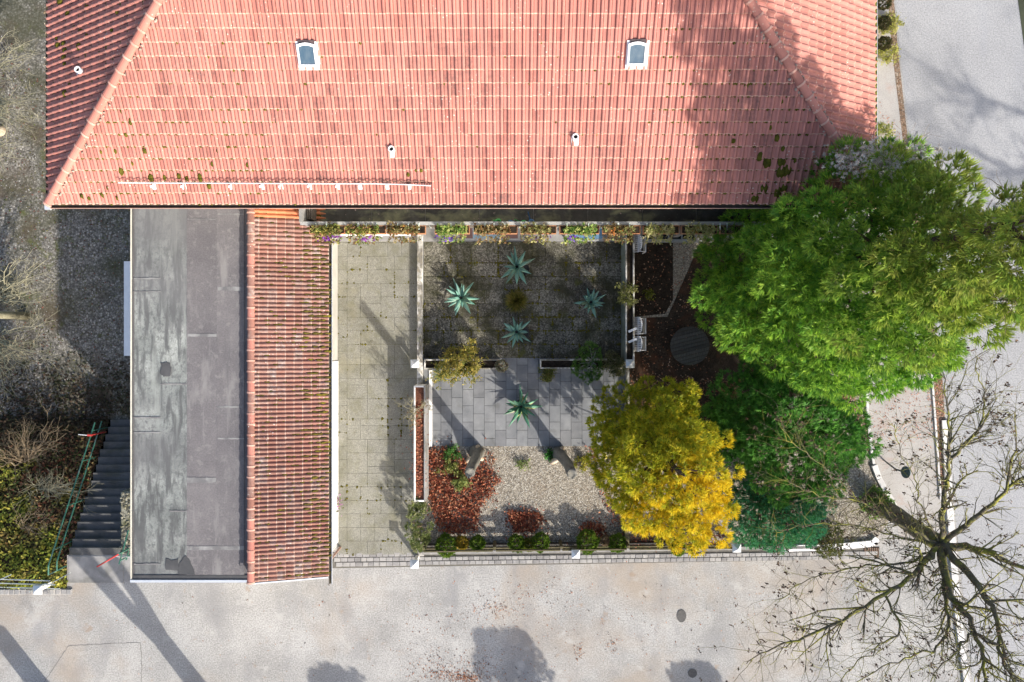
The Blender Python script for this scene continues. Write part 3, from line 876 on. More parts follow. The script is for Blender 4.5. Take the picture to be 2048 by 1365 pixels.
for (p0, fr, n_, box) in ((A, FR_S, 900, (110, 1670, 60, 405)), (A, FR_S, 420, (115, 560, 220, 405)), (A, FR_S, 420, (1330, 1660, 150, 405)), (A, FR_W, 340, (100, 300, 0, 390))):
    mb = MB()
    u, v, n = fr
    for i in range(n_):
        px, py = RND.uniform(box[0], box[1]), RND.uniform(box[2], box[3])
        if fr is FR_S and (550 < px < 1300) and RND.random() < .75: continue
        q = on_plane(px, py, p0, n)
        d = q - p0
        vv = d.dot(v); uu = d.dot(u)
        if fr is FR_S and (uu < vv * c_ + .2 or uu > (EX1 - EX0) - vv * c_ - .2): continue
        if fr is FR_W and (q.y - EY0 < (q.x - EX0) + .2 or q.x < EX0 + .05): continue
        vv = round(vv / TL) * TL - 0.01
        q = p0 + u * (math.floor(uu / TW) * TW + RND.choice((0.0, 0.05, .1))) + v * vv + n * 0.03
        r = RND.uniform(.012, .035)
        mb.lump(q, r, r * 1.3, r * .8, 6, 2, ax=(u, v, n))
    mb.out("moss_specks", moss, roof, smooth=True, kind="stuff")

# skylights
def skylight(px, py):
    u, v, n = FR_S
    q = on_plane(px, py, A + n * 0.05, n)
    w, L = 0.27, 0.335
    sk = None
    mb = MB()
    mb.obox(q + n * 0.00, u * w, v * (L * .98), n * 0.03)
    sk = mb.out("skylight", white_paint, house)
    inn = M("skylight_kerb", [(0.3, (0.55, 0.53, 0.49)), (0.7, (0.68, 0.66, 0.62))], 4, .7, .1)
    q2 = q + v * 0.03 - u * 0.015
    # raised frame with an arched head
    out, inn_ = [], []
    for (ww, ll, head, dst) in ((0.225, 0.27, 0.05, out), (0.182, 0.215, 0.045, inn_)):
        dst += [(-ww, -ll), (ww, -ll)]
        for k in range(7):
            a = k / 6
            dst.append((ww - 2 * ww * a, ll - 0.04 + head * math.sin(a * math.pi)))
    fm = MB(); k = len(out)
    for (lst, hh) in ((out, 0.03), (out, 0.10), (inn_, 0.10), (inn_, 0.075)):
        for (a, b) in lst: fm.v.append(q2 + u * a + v * b + n * hh)
    for lv in range(3):
        for i in range(k):
            j = (i + 1) % k
            fm.f.append((lv * k + i, lv * k + j, (lv + 1) * k + j, (lv + 1) * k + i))
    fm.out("frame", white_paint, sk)
    g = MB(); g.poly([q2 + u * a + v * b + n * 0.078 for a, b in inn_]); g.out("pane", glass_m, sk)
    MB().obox(q2 - v * (0.245) + n * 0.09, u * 0.18, v * 0.02, n * 0.02).out("handle_bar", zinc, sk)
    # dark lead apron at the head
    MB().obox(q + v * (L * .93) + n * 0.035, u * 0.2, v * 0.05, n * 0.018).out("lead_apron", M("lead", [(0.3, (0.03, 0.025, 0.03)), (0.7, (0.09, 0.06, 0.06))], 12, .8, .5), sk)
for p in SKY: skylight(*p)

# vent pipes
def vent(px, py, fr, p0):
    u, v, n = fr
    q = on_plane(px, py, p0 + n * .03, n)
    mb = MB()
    mb.obox(q - v * 0.02 + n * 0.012, u * 0.095, v * 0.13, n * 0.016)
    vt = mb.out("vent_pipe", white_paint, house)
    MB().lathe(q + v * 0.03, [(0.09, 0.0), (0.075, .07), (0.075, 0.15), (0.085, .155), (0.085, .18), (.055, .18), (.055, .10)], 14).out("pipe", white_paint, vt, smooth=False)
    MB().lathe(q + v * 0.03, [(0.054, .13), (0.0005, .13)], 14).out("opening", black_void, vt)
vent(785, 304, FR_S, A); vent(1150, 280, FR_S, A); vent(162, 145, FR_W, A)

# snow guard
u, v, n = FR_S
sg = None
rail_pts = [(236, 366), (330, 366.5), (450, 367), (560, 367.5), (650, 368), (750, 368), (810, 369.5), (862, 372)]
rp = [on_plane(x, y, A + n * 0.24, n) for x, y in rail_pts]
sg = MB().tube(rp, 0.014, 6).out("snow_guard", white_paint, house)
base_off = -n * 0.20
MB().tube([p + base_off for p in rp], 0.010, 6).out("lower_rail", M("rusty_wire", [(0.3, (0.09, 0.055, 0.05)), (0.7, (0.16, 0.10, 0.09))], 5, .8, .2), sg)
wires = MB()
def rail_at(t):
    k = t * (len(rp) - 1); i = min(int(k), len(rp) - 2); return rp[i].lerp(rp[i + 1], k - i)
for i in range(74):
    a = rail_at(i / 74); b = rail_at(min(1, (i + 1.35) / 74))
    mid = (a + b) / 2
    wires.tube([a + base_off, a + base_off * .55, mid - n * .02, b + base_off * .55, b + base_off], 0.0065, 4, False)
wires.out("lattice", MATS["rusty_wire"], sg)
for px in (308, 368, 463, 524, 562, 619, 675, 720, 774, 820):
    q = on_plane(px, 372, A + n * 0.055, n)
    mb = MB(); mb.obox(q + n * .09 + v * .03, u * .012, v * .03, n * .10)
    mb.obox(q - v * .03, u * .055, v * .07, n * .008)
    mb.out("bracket", white_paint, sg)

# ---- balcony
BZ = 3.0
bal_m = M("balcony_slab", [(0.3, (0.035, 0.035, 0.033)), (0.7, (0.075, 0.075, 0.072))], 2, 0.8, 0.3, 50, over=[((0.20, 0.205, 0.13), 1.1, 0.50, 0.66, 0.8, (1, 1.6, 1)), ((0.40, 0.30, 0.29), 7, 0.66, 0.72, 0.8, (1, 1, 1))], rand=0.2, spec=0.2)
BX0, BX1 = W(617, 0, 3.0).x, W(1600, 0, 3.0).x
balc = MB().box(BX0, BX1, 3.72, EY0 + 1.31, BZ - 0.22, BZ).out("balcony", concrete, house)
xs = [W(x, 0, BZ).x for x in (634, 743, 851, 959, 1067, 1176, 1285, 1392, 1500)] + [BX1]
for a, b in zip(xs[:-1], xs[1:]):
    MB().box(a + .012, b - .012, 3.83, EY0 + 1.25, BZ + .002, BZ + .03).out("floor_slab", bal_m, balc)
MB().box(BX0 + .0, BX0 + .10, 3.70, EY0 + 1.29, BZ + .004, BZ + 1.0).out("end_wall", concrete, balc)
for i in range(3):
    MB().box(BX0 + .12 + i * .06, BX0 + .165 + i * .06, 3.86, EY0 + 1.2, BZ + .03, BZ + .6 - i * .02).out("slat", wood_grey, balc)
RZ = 3.88
rail = MB().box(BX0, BX1, 3.63, 3.73, RZ - .05, RZ).out("handrail", M("rail_grey", [(0.3, (0.30, 0.30, 0.29)), (0.7, (0.40, 0.40, 0.39))], 2, .8, .2, over=[((0.36, 0.28, 0.12), 1.2, .55, .7, .6, (1, 1, 1))]), balc)
bar = MB(); bar.box(-.012, .012, 3.66, 3.69, BZ + .0, RZ - .05)
bar_me = raw_mesh("baluster", bar.v, bar.f, grey_rail)
brk = MB(); brk.obox((0, 3.58, RZ + .012), (.014, 0, 0), (0, .10, 0), (0, 0, .012))
brk_me = raw_mesh("bracket", brk.v, brk.f, M("pale_bracket", [(0.3, (0.55, 0.68, 0.60)), (0.7, (0.70, 0.80, 0.74))], 3, .5, 0))
MB().box(BX0 + .104, BX1, 3.695, 3.72, BZ - .1, RZ - .051).out('parapet_panel', wood_grey, balc)
x = BX0 + 0.15
while x < BX1:
    inst("baluster", bar_me, Matrix.Translation((x, 0, 0)), balc); x += 0.24
for px in (632, 653, 671, 716, 733, 753, 795, 817, 838, 902, 921, 970, 988, 1010, 1050, 1071, 1134, 1177, 1214, 1236, 1259, 1294, 1308, 1344, 1377, 1400, 1426, 1440, 1454, 1488, 1521):
    inst("bracket", brk_me, Matrix.Translation((W(px, 0, RZ).x, 0, 0)), balc)
for x in (BX0 + .12, -2.0, 2.0, 6.0, BX1 - .2):
    MB().box(x - .09, x + .09, 3.8, 3.98, 0.0, BZ - .22).out("post", concrete, balc)

# planter boxes hung outside the rail, each its own thing
boxes = [(617, 690, "violet", "violet petunias spilling beside the garage tiles"), (690, 772, "mixed", "violet and yellow leafy trailers above the white and green bench"), (772, 852, "rusty", "rust brown and yellow wilting plants at the driveway wall top"),
         (868, 940, "lush", "lush green leaves and violet petunias right of the driveway wall"), (946, 1036, "rusty", "a small orange flower above the large painted slab"), (1040, 1114, "dry", "a tall sprout beside the watering cans"),
         (1118, 1200, "lush", "violet flowers above the small painted slab"), (1204, 1282, "orange", "orange marigolds at the east court wall"), (1286, 1360, "yellow", "pale yellow leaves above the glazed frame"),
         (1362, 1436, "yellow", "drooping pale stems beside the green conifer"), (1440, 1524, "dead", "dried brown stems under the green conifer")]
PAL = {"violet": [(0.10, 0.13, 0.03), (0.16, 0.17, 0.05), (0.30, 0.27, 0.08), (0.12, 0.09, 0.04)], "mixed": [(0.12, 0.17, 0.04), (0.30, 0.28, 0.08), (0.16, 0.10, 0.05)],
       "rusty": [(0.18, 0.10, 0.04), (0.24, 0.20, 0.08), (0.11, 0.11, 0.04), (0.30, 0.24, 0.13)], "lush": [(0.09, 0.17, 0.04), (0.18, 0.26, 0.06), (0.32, 0.34, 0.12)],
       "dry": [(0.20, 0.20, 0.07), (0.34, 0.32, 0.14), (0.14, 0.10, 0.05)], "orange": [(0.12, 0.08, 0.04), (0.22, 0.16, 0.07), (0.20, 0.22, 0.08)], "yellow": [(0.34, 0.33, 0.14), (0.22, 0.24, 0.08), (0.42, 0.38, 0.2)], "dead": [(0.10, 0.075, 0.05), (0.16, 0.13, 0.10), (0.22, 0.19, 0.15)]}
FLW = {"violet": (0.32, 0.08, 0.50), "mixed": (0.34, 0.10, 0.48), "lush": (0.20, 0.08, 0.55), "rusty": (0.62, 0.30, 0.08), "orange": (0.75, 0.26, 0.05), "yellow": (0.6, 0.4, 0.1), "dry": (0.25, 0.12, 0.4), "dead": None}
for k_ in PAL: PAL[k_] = [tuple(min(.8, c * 1.5) for c in p) for p in PAL[k_]]
for bi, (a, b, typ, desc) in enumerate(boxes):
    z0 = RZ - .20
    xa, xb = W(a, 0, RZ).x + .02, W(b, 0, RZ).x - .02
    root = empty("flower_box", ((xa + xb) / 2, 3.50, z0), "terracotta flower box with " + desc, "flower box", "flower boxes along the balcony rail")
    y0, y1 = 3.36, 3.61
    bx = MB()
    t = .014
    bx.box(xa, xb, y0, y0 + t, z0, RZ - .015); bx.box(xa, xb, y1 - t, y1, z0, RZ - .015)
    bx.box(xa, xa + t, y0 + t, y1 - t, z0, RZ - .015); bx.box(xb - t, xb, y0 + t, y1 - t, z0, RZ - .015)
    bx.box(xa + t, xb - t, y0 + t, y1 - t, z0 + .002, z0 + .15)
    bo = bx.out("box", terracotta, root)
    rng = np.random.default_rng(100 + bi)
    lid = MB().box(xa + t, xb - t, y0 + t + .002, y1 - t - .002, z0 + .152, z0 + .165).out("soil", soil, root)
    cover = 0.80
    xl = xa + (xb - xa) * (0.02 if bi % 3 else .1); xr = xl + (xb - xa) * cover
    n = 260 if typ != "dead" else 120
    P = np.stack([rng.uniform(xl, xr, n), rng.normal(3.47, .075, n), z0 + .16 + np.abs(rng.normal(0, .07, n))], 1)
    k = rng.random(n) < .22
    P[k, 1] = 3.32 - rng.random(k.sum()) * .22; P[k, 2] = RZ - .06 - rng.random(k.sum()) * .35
    clus = np.sin(P[:, 0] * 9 + bi) * .035; P[:, 1] -= clus * .5; P[:, 2] += np.maximum(clus, 0) * 2
    D = unit(rng.normal(size=(n, 3)) + np.array([0, -.3, 1.0]))
    parts = [sprays(rng, P, D, 5, .10 if typ != "dead" else .14, .022 if typ != "dead" else .005, 1.2, pick(rng, PAL[typ], n), .5)]
    V, Fq, C = cat_parts(parts)
    build("plants", V, Fq, FOL, root, col=C, kind="stuff")
    if FLW[typ]:
        m_ = {"violet": 34, "mixed": 20, "lush": 22, "rusty": 7, "orange": 12, "yellow": 4, "dry": 6}[typ]
        Pf = np.stack([rng.normal(rng.uniform(xl + .2, xr - .2), .16, m_), 3.30 - rng.random(m_) * .16, RZ - .02 - rng.random(m_) * .25], 1)
        if typ in ("orange", "rusty", "yellow"): Pf[:, 1] = rng.normal(3.46, .06, m_); Pf[:, 2] = RZ + .06
        V, Fq, C = flat_leaves(rng, Pf, .05, np.tile(np.array(FLW[typ]), (m_, 1)), .3)
        build("flowers", V, Fq, FOL, root, col=C, kind="stuff")

# watering cans on the balcony floor
def can(px, py, colr, label, rot, s=1.0):
    q = W(px, py, BZ + .3); q.z = BZ + .031
    mt = M("plastic_" + colr, [(0.3, {"green": (0.02, 0.22, 0.05), "blue": (0.02, 0.09, 0.22)}[colr]), (0.7, {"green": (0.03, 0.32, 0.07), "blue": (0.03, 0.13, 0.30)}[colr])], 3, .4, 0)
    r = empty("watering_can", q, label, "watering can", "watering cans on the balcony")
    MB().lathe(q, [(0.001, 0), (.10 * s, 0), (.11 * s, .03), (.10 * s, .2 * s), (.07 * s, .26 * s), (.055 * s, .265 * s)], 16).out("body", mt, r, smooth=True)
    d = Vector((math.cos(rot), math.sin(rot), 0))
    MB().tube([q + d * .09 * s + Vector((0, 0, .05)), q + d * .22 * s + Vector((0, 0, .2 * s)), q + d * .33 * s + Vector((0, 0, .30 * s))], [.025, .017, .014], 7).out("spout", mt, r)
    MB().tube([q + d * .05 * s + Vector((0, 0, .26 * s)), q + Vector((0, 0, .36 * s)), q - d * .1 * s + Vector((0, 0, .33 * s)), q - d * .15 * s + Vector((0, 0, .2 * s)), q - d * .11 * s + Vector((0, 0, .06 * s))], .013, 6).out("handle", mt, r)
can(996, 444, "green", "larger green watering can, leftmost on the balcony floor", math.radians(-20), 1.15)
can(1021, 446, "blue", "blue watering can between the two green ones on the balcony", math.radians(200))
can(1048, 446, "green", "smaller green watering can on the balcony between the blue ones", math.radians(160))
can(1063, 444, "blue", "blue watering can furthest right on the balcony, spout raised", math.radians(110))

# ------------------------------------------------------------------ the garage
GZ = 3.2
gx0, gxr, gxe = -12.23, -8.30, -5.98
gy0, gy1 = -7.66, EY0 + 1.25
garage = empty("garage", ((gx0 + gxe) / 2, (gy0 + gy1) / 2, 0), "long garage, half flat bitumen roof and half mossy red tile lean-to", "garage")
gw = MB(); gw.box(gx0 + .06, -6.46, gy0 + .1, gy1, YARD_Z - .1, 2.62)
gw.out("wall", white_plaster, garage)
MB().box(-6.459, -6.40, gy0 + .25, W(0, 722).y, 0.03, 1.25).out("whitewashed_base", white_paint, garage)
MB().box(-6.459, -6.425, W(0, 722).y + .01, gy1, 0.03, 1.0).out("plinth", M("plinth_render", [(0.3, (0.42, 0.40, 0.36)), (0.7, (0.55, 0.53, 0.48))], 1.5, .9, .3), garage)
flat = MB().box(gx0, gxr, gy0, gy1, 2.63, GZ).out("flat_roof", bit_dark, garage)
def rpx(x): return W(x, 0, GZ).x
def rpy(y): return W(0, y, GZ).y
sheets = [  # x0 x1 y0 y1 (pixels), material, height
    (269, 323, 418, 560, bit_light, 10), (269, 323, 556, 838, bit_light, 8), (269, 323, 834, 1098, bit_light, 10), (269, 323, 1094, 1150, bit_light, 8),
    (321, 376, 418, 768, bit_light, 14), (321, 376, 764, 1024, bit_light, 12), (321, 376, 1020, 1148, bit_light, 14),
    (374, 436, 418, 672, bit_dark, 18), (374, 436, 669, 958, bit_dark, 16), (374, 436, 954, 1098, bit_dark, 18),
    (434, 489, 418, 578, bit_dark, 22), (434, 489, 574, 818, bit_dark, 20), (434, 489, 814, 1096, bit_dark, 22), (374, 489, 1094, 1150, bit_dark, 25)]
for (x0, x1, y0, y1, mt, hh) in sheets:
    mb = MB(); mb.box(rpx(x0), rpx(x1), rpy(y1), rpy(y0) if y0 > 418 else gy1, GZ + .001, GZ + hh * .001 + .002, .003)
    sh = mb.out("bitumen_sheet", mt, flat)
# sealing strips and patches lying on the sheets
for (x0, x1, y0, y1) in ((269, 322, 556, 559), (269, 322, 583, 585), (322, 375, 767, 770), (376, 434, 668, 674), (436, 489, 574, 582), (269, 322, 834, 837), (269, 322, 864, 867), (436, 489, 812, 816), (374, 433, 955, 966), (374, 489, 1092, 1100), (340, 375, 1021, 1024), (436, 489, 428, 430), (376, 434, 438, 440), (269, 322, 1127, 1130), (436, 489, 876, 879)):
    mb = MB(); 
    k = 12; L = []
    xa, xb, ya, yb = rpx(x0), rpx(x1), rpy(y1), rpy(y0)
    longx = (xb - xa) > (yb - ya)
    for i in range(k + 1):
        t = i / k
        if longx: L.append(((xa + (xb - xa) * t), ya + RND.uniform(-.006, .01), yb + RND.uniform(-.01, .01)))
        else: L.append((ya + (yb - ya) * t, xa + RND.uniform(-.012, .012), xb + RND.uniform(-.012, .012)))
    for i in range(k):
        a, b = L[i], L[i + 1]
        z = GZ + .0295
        if longx: mb.quad((a[0], a[1], z), (b[0], b[1], z), (b[0], b[2], z), (a[0], a[2], z))
        else: mb.quad((a[1], a[0], z), (a[2], a[0], z), (b[2], b[0], z), (b[1], b[0], z))
    mb.out("seam", bit_seam, flat)
for pts in ([(323, 727), (335, 722), (343, 731), (344, 742), (340, 752), (328, 754), (322, 748)], [(357, 1150), (359, 1128), (366, 1118), (374, 1112), (380, 1122), (388, 1138), (390, 1150)], [(332, 1140), (333, 1118), (345, 1121), (357, 1117), (358, 1140)]):
    pts = [(a_[0] + (b_[0] - a_[0]) * t_ + RND.uniform(-1.6, 1.6), a_[1] + (b_[1] - a_[1]) * t_ + RND.uniform(-1.6, 1.6)) for a_, b_ in zip(pts, pts[1:] + pts[:1]) for t_ in (0, .33, .66)]
    mb = MB(); P_ = [(rpx(x), rpy(min(y, 1149))) for x, y in pts]; mb.prism(P_[::-1] if area(P_) < 0 else P_, GZ + .004, GZ + .034)
    mb.out("dark_patch", bit_black, flat)
MB().box(gx0 - .045, gx0 - .004, gy0 - .02, gy1, GZ - .12, GZ + .05).out("edge_flashing", M("cream_flashing", [(0.3, (0.48, 0.46, 0.38)), (0.7, (0.60, 0.58, 0.50))], 2, .6, .1), flat)
MB().box(gx0 - .045, gxr - .02, gy0 - .10, gy0 - .022, GZ - .14, GZ + .07).out("verge_flashing", zinc, flat)
MB().box(gx0 - .003, gx0 + .04, gy0 + .001, gy1, GZ + .026, GZ + .03).out("tar_strip", bit_black, flat)
MB().box(gx0 + .05, gxr - .02, gy0 + .004, gy0 + .12, GZ + .031, GZ + .035).out("tar_strip", bit_black, flat)
# lean-to roof of two-roll tiles falling east
RZG, EZG = 3.52, 2.92
gp = math.atan((RZG - EZG) / (gxe - gxr))
cg, sg_ = math.cos(gp), math.sin(gp)
FR_G = slope_frame((-cg, 0, sg_), (sg_, 0, cg))
lean = MB()
lean.poly([(gxe, gy0, EZG - .03), (gxe, gy1, EZG - .03), (gxr, gy1, RZG - .03), (gxr, gy0, RZG - .03)])
lean.poly([(gxe, gy0, EZG - .2), (gxr, gy0, RZG - .32), (gxr, gy1, RZG - .32), (gxe, gy1, EZG - .2)])
lean.poly([(gxe, gy0, EZG - .2), (gxe, gy0, EZG - .03), (gxr, gy0, RZG - .03), (gxr, gy0, RZG - .32)])
lean.poly([(gxe, gy0, EZG - .2), (gxe, gy1, EZG - .2), (gxe, gy1, EZG - .03), (gxe, gy0, EZG - .03)])
lean = lean.out("tiled_roof", deck_m, garage)
GW_, GL = 0.283, ((gxe - gxr) / cg) / 9
gv, gf = tile_template(GW_, GL, 2)
gme = raw_mesh("tile", gv, [tuple(int(i) for i in q) for q in gf], tile_g)
gmn = raw_mesh("tile", gv, [tuple(int(i) for i in q) for q in gf], tile_n)
lip_slots(gme, len(gf), lip_g)
u, v, n = FR_G
o0 = Vector((gxe, gy0, EZG))
ncol = int((gy1 - gy0) / GW_)
cnt = 0; Vs, Fs, T = [], [], []; k = 0
for i in range(ncol):
    for j in range(9):
        o = o0 + u * (i * GW_ + RND.uniform(-.003, .003)) + v * (j * GL + RND.uniform(-.004, .004)) + n * RND.uniform(0, .004)
        vis = W(0, 460, 3.2).y > o.y
        if cnt < 300 and vis and i >= 3:
            m = Matrix((u, v, n)).transposed().to_4x4(); m.translation = o
            inst("tile", gmn if False else gme, m, lean); cnt += 1
        elif o.y > W(0, 450, 3.2).y:
            m = Matrix((u, v, n)).transposed().to_4x4(); m.translation = o
            inst("tile", gmn, m, lean)
        else:
            P = np.array(o) + gv[:, :1] * np.array(u) + gv[:, 1:2] * np.array(v) + gv[:, 2:] * np.array(n)
            Vs.append(P); Fs.append(gf + k); k += len(P); T += [RND.random()] * len(gf)
_o = build("tile_field", np.concatenate(Vs), np.concatenate(Fs), tile_g, lean, fattr=T, kind="stuff")
lip_slots(_o.data, len(gf), lip_g)
# moss in the troughs of the tiles, more towards the eave
mb = MB()
for i in range(ncol * 2):
    for j in range(9):
        for q_ in range(2):
            y = gy0 + i * GW_ / 2
            dens = 0.22 + 0.72 * max(0, 1 - j / 5.0) ** 1.3 + .25 * noise.noise(Vector((j * .35, y * .5, 1.0)))
            if y > 2.5 and j > 3: dens *= .3
            if RND.random() > dens: continue
            o = o0 + u * (i * GW_ / 2 + GW_ * .45 + RND.uniform(-.018, .018)) + v * ((j + RND.choice((0.12, .2, .62))) * GL + RND.uniform(-.02, .02)) + n * .028
            big = RND.uniform(.4, 1.0) * (1.15 if j < 3 else .8)
            mb.lump(o, .050 * big, .115 * big, .062 * big, 7, 3, .22, ax=(u, v, n))
mb.out("moss_cushions", M("tile_moss", [(0.3, (0.04, 0.032, 0.014)), (0.7, (0.12, 0.10, 0.02))], 5, 1, .8, 60, over=[((0.20, 0.18, 0.015), 1.2, .55, .68, .7, (1, 1, 1))], spec=.02), lean, smooth=True, kind="stuff")
# top row of verge caps
yy = gy0 - .03
while yy < gy1:
    p = Vector((gxr + .02 + RND.uniform(-.006, .006), yy, RZG + .03))
    half_cap("cap_tile", p, Vector((0, 1, 0)), Vector((0, 0, 1)), .35, .125, .112, tile_g if RND.random() < .55 else cap_tile, lean, 7)
    yy += .335
# moss along the joint of the two roofs
mb = MB()
for i in range(150):
    y = RND.uniform(gy0, 1.6)
    if noise.noise(Vector((0, y * 1.3, 4))) < -.05: continue
    mb.lump((gxr - .125 + RND.uniform(-.03, .02), y, GZ + .02), RND.uniform(.025, .05), RND.uniform(.04, .12), RND.uniform(.03, .06), 7, 2)
mb.out("joint_moss", moss_bright, flat, smooth=True, kind="stuff")
gg = gutter((gxe + .0, gy0 - .28, EZG + .02), (gxe + .0, gy1, EZG + .02), (1, 0, 0), garage, rim=zinc, r=.05, drop=.03)
MB().obox(((gxe + gxr) / 2, gy0 - .035, (EZG + RZG) / 2 - .02), Vector((cg, 0, -sg_)) * ((gxe - gxr) / 2 / cg - .03), (0, .02, 0), Vector((sg_, 0, cg)) * .09).out("barge_flashing", zinc, garage)
MB().tube([Vector((gxe - .16, gy0 + .06, 2.7)), Vector((-6.33, gy0 + .05, 2.4)), Vector((-6.33, gy0 + .05, .05))], .045, 8).out("downpipe", copper_rim, garage)
# pale stems of a climber fixed to the base wall
rng = np.random.default_rng(61)
wp = empty("wall_plant", (-6.37, W(0, 1008).y, 0.03), "small pink flowering plant at the foot of the white garage wall", "plant")
n_ = 40
P = np.array(W(672, 1006, .2))[None] + rng.normal(size=(n_, 3)) * np.array([.09, .17, .08])
V, Fq, C = sprays(rng, P, unit(rng.normal(size=(n_, 3)) + np.array([.5, 0, .8])), 5, .10, .02, 1.2, pick(rng, [(0.2, .25, .08), (.3, .3, .1)], n_))
build("leaves", V, Fq, FOL, wp, col=C, kind="stuff")
P = np.array(W(676, 1008, .25))[None] + rng.normal(size=(30, 3)) * np.array([.09, .15, .05])
V, Fq, C = flat_leaves(rng, P, .035, np.tile(np.array([.55, .22, .5]), (30, 1)), .3)
build("flowers", V, Fq, FOL, wp, col=C, kind="stuff")

# ------------------------------------------------------------------ yard side: canopy, stair, railings
can_r = empty("door_canopy", (-13.4, 1.2, YARD_Z), "long white canopy over the yard door on the garage side", "canopy")
MB().box(-14.5, gx0 + .03, W(0, 712, -.3).y, W(0, 523, -.3).y, -.38, -.30).out("panel", white_paint, can_r)
MB().tube([Vector((-13.98, W(0, 708, -.3).y - .02, -.25)), Vector((-13.98, W(0, 708, -.3).y - .02, YARD_Z))], .05, 10).out("downpipe", white_paint, can_r)
for y in (W(0, 700, -.3).y, W(0, 535, -.3).y):
    MB().box(-14.42, -14.36, y - .03, y + .03, YARD_Z, -.381).out("post", white_paint, can_r)

SX0, SX1 = -16.35, -12.9
stairs = empty("outdoor_stairs", ((SX0 + SX1) / 2, -5.5, YARD_Z), "straight flight of dark concrete steps down to the yard", "stairs")
NS = 17
sy0, sy1 = W(0, 840, YARD_Z).y, W(0, 1112, 0).y
for i in range(NS):
    ya = sy0 + (sy1 - sy0) * i / NS; yb = sy0 + (sy1 - sy0) * (i + 1) / NS
    z1 = YARD_Z + (0 - YARD_Z) * (i + 1) / (NS)
    MB().box(SX0 + RND.uniform(-.03, .03), SX1, yb - .0, ya + .02, z1 - .17 if i else YARD_Z - .05, z1 - .004 * (i == NS - 1), .008).out("step", step_m, stairs)
MB().box(SX0 + .06, SX1 - .02, sy1 - .02, sy1 + .3, YARD_Z - .05, -.2).out("stringer", step_m, stairs)
land = empty("stair_landing", (-14.6, -8.4, 0), "grey concrete landing at the head of the stairs", "landing")
xm = W(248, 0).x
yl0, yl1 = W(0, 1166).y, sy1 - .004
MB().box(SX0 - .02, xm - .008, yl0, yl1, -.1, .02, .006).out("slab", concrete, land)
MB().box(xm + .008, gx0 - .06, yl0 + .06, yl1, -.1, .02, .006).out("slab", concrete, land)
wz = .35
sw = MB(); sw.box(W(240, 0, wz).x, W(266, 0, wz).x, W(0, 1108, wz).y, W(0, 984, wz).y, YARD_Z, wz, .05)
sw = sw.out("stone_wall", stone_lichen, label="short lichen covered stone wall between stairs and garage", cat="wall")
mb = MB()
for i in range(60):
    q = W(RND.uniform(242, 262), RND.uniform(986, 1106), wz)
    mb.lump(q, RND.uniform(.03, .08), RND.uniform(.03, .08), RND.uniform(.02, .05), 7, 2)
mb.out("lichen_lumps", stone_lichen, sw, smooth=True, kind="stuff")

def stair_z(y):
    return YARD_Z + max(0, min(1, (sy0 - y) / (sy0 - sy1))) * (-YARD_Z)
def railing(name, x, ya, yb, yend, label, posts):
    r = empty(name, (x, ya, stair_z(ya)), label, "railing")
    for (hh, nm) in ((.95, "top_rail"), (.50, "middle_rail")):
        pts = [Vector((x, ya, stair_z(ya) + hh)), Vector((x, yb, stair_z(yb) + hh))]
        if yend is not None: pts.append(Vector((x, yend, hh)))
        MB().tube(pts, .026, 8).out(nm, green_metal, r)
    for y in posts:
        MB().tube([Vector((x, y, stair_z(y) - .1)), Vector((x, y, stair_z(y) + .97))], .024, 8).out("post", green_metal, r)
railing("stair_railing", SX0 - .12, sy0 + .0, sy1 - .05, W(0, 1150, .95).y, "long green steel railing on the bank side of the stairs", [sy0 - .3, -4.6, -6.1, -7.5, W(0, 1149, .9).y])
railing("stair_railing", W(238, 0, .95).x, -5.6, sy1, None, "short green steel railing beside the lichen stone wall", [-5.9, sy1 + .1])
# barrier at the stair head
bar_r = empty("barrier_pole", W(240, 1108, 0), "red barrier pole swung open at the stair head", "barrier")
a, b = W(240, 1107, .9), W(194, 1134, .9)
MB().tube([a, b], .028, 8).out("arm", red_paint, bar_r)
MB().tube([Vector((a.x, a.y, 0)), a + Vector((0, 0, .05))], .035, 8).out("post", green_metal, bar_r)
MB().tube([W(233, 1113, .6), W(262, 1114, .6)], .022, 6).out("cross_rail", grey_rail, bar_r)
mk = empty("marker_post", W(182, 870, YARD_Z + .1), "small red marker with a white arm beside the stairs", "marker")
q = W(180, 871, -1.4)
MB().tube([Vector((q.x, q.y, bank_z(q.x, q.y))), q], .03, 8).out("post", red_paint, mk)
MB().obox(q, (.09, 0, 0), (0, .035, 0), (0, 0, .04)).out("head", red_paint, mk)
MB().tube([q - Vector((.1, 0, 0)), q + Vector((-.45, .03, 0))], .016, 6).out("arm", white_paint, mk)

# street edge fence on the left
fr = empty("street_railing", W(60, 1165), "galvanised three rail fence above the bank by the street", "fence")
for (y, z) in ((1160, .9), (1168, .55), (1176, .2)):
    MB().tube([W(-60, y - 3, z), W(100 + (y - 1160) * 1.2, y + 2, z)], .02, 6).out("rail", grey_rail, fr)
for px in (-20, 95):
    q = W(px, 1165, 0)
    MB().tube([q - Vector((0, 0, .3)), q + Vector((0, 0, .95))], .022, 6).out("post", grey_rail, fr)
a, b = W(88, 1175, .95), W(141, 1146, .95)
MB().obox((a + b) / 2, (b - a) / 2, Vector((.012, .02, 0)), (0, 0, .02)).out("gate_rail", grey_rail, fr)
a, b = W(-4, 1162, .95), W(22, 1150, .95)
MB().obox((a + b) / 2, (b - a) / 2, Vector((.012, .02, 0)), (0, 0, .02)).out("brace", grey_rail, fr)
ed = empty("stone_edging", W(60, 1183), "row of rough grey edging stones along the left street edge", "edging")
px = -8
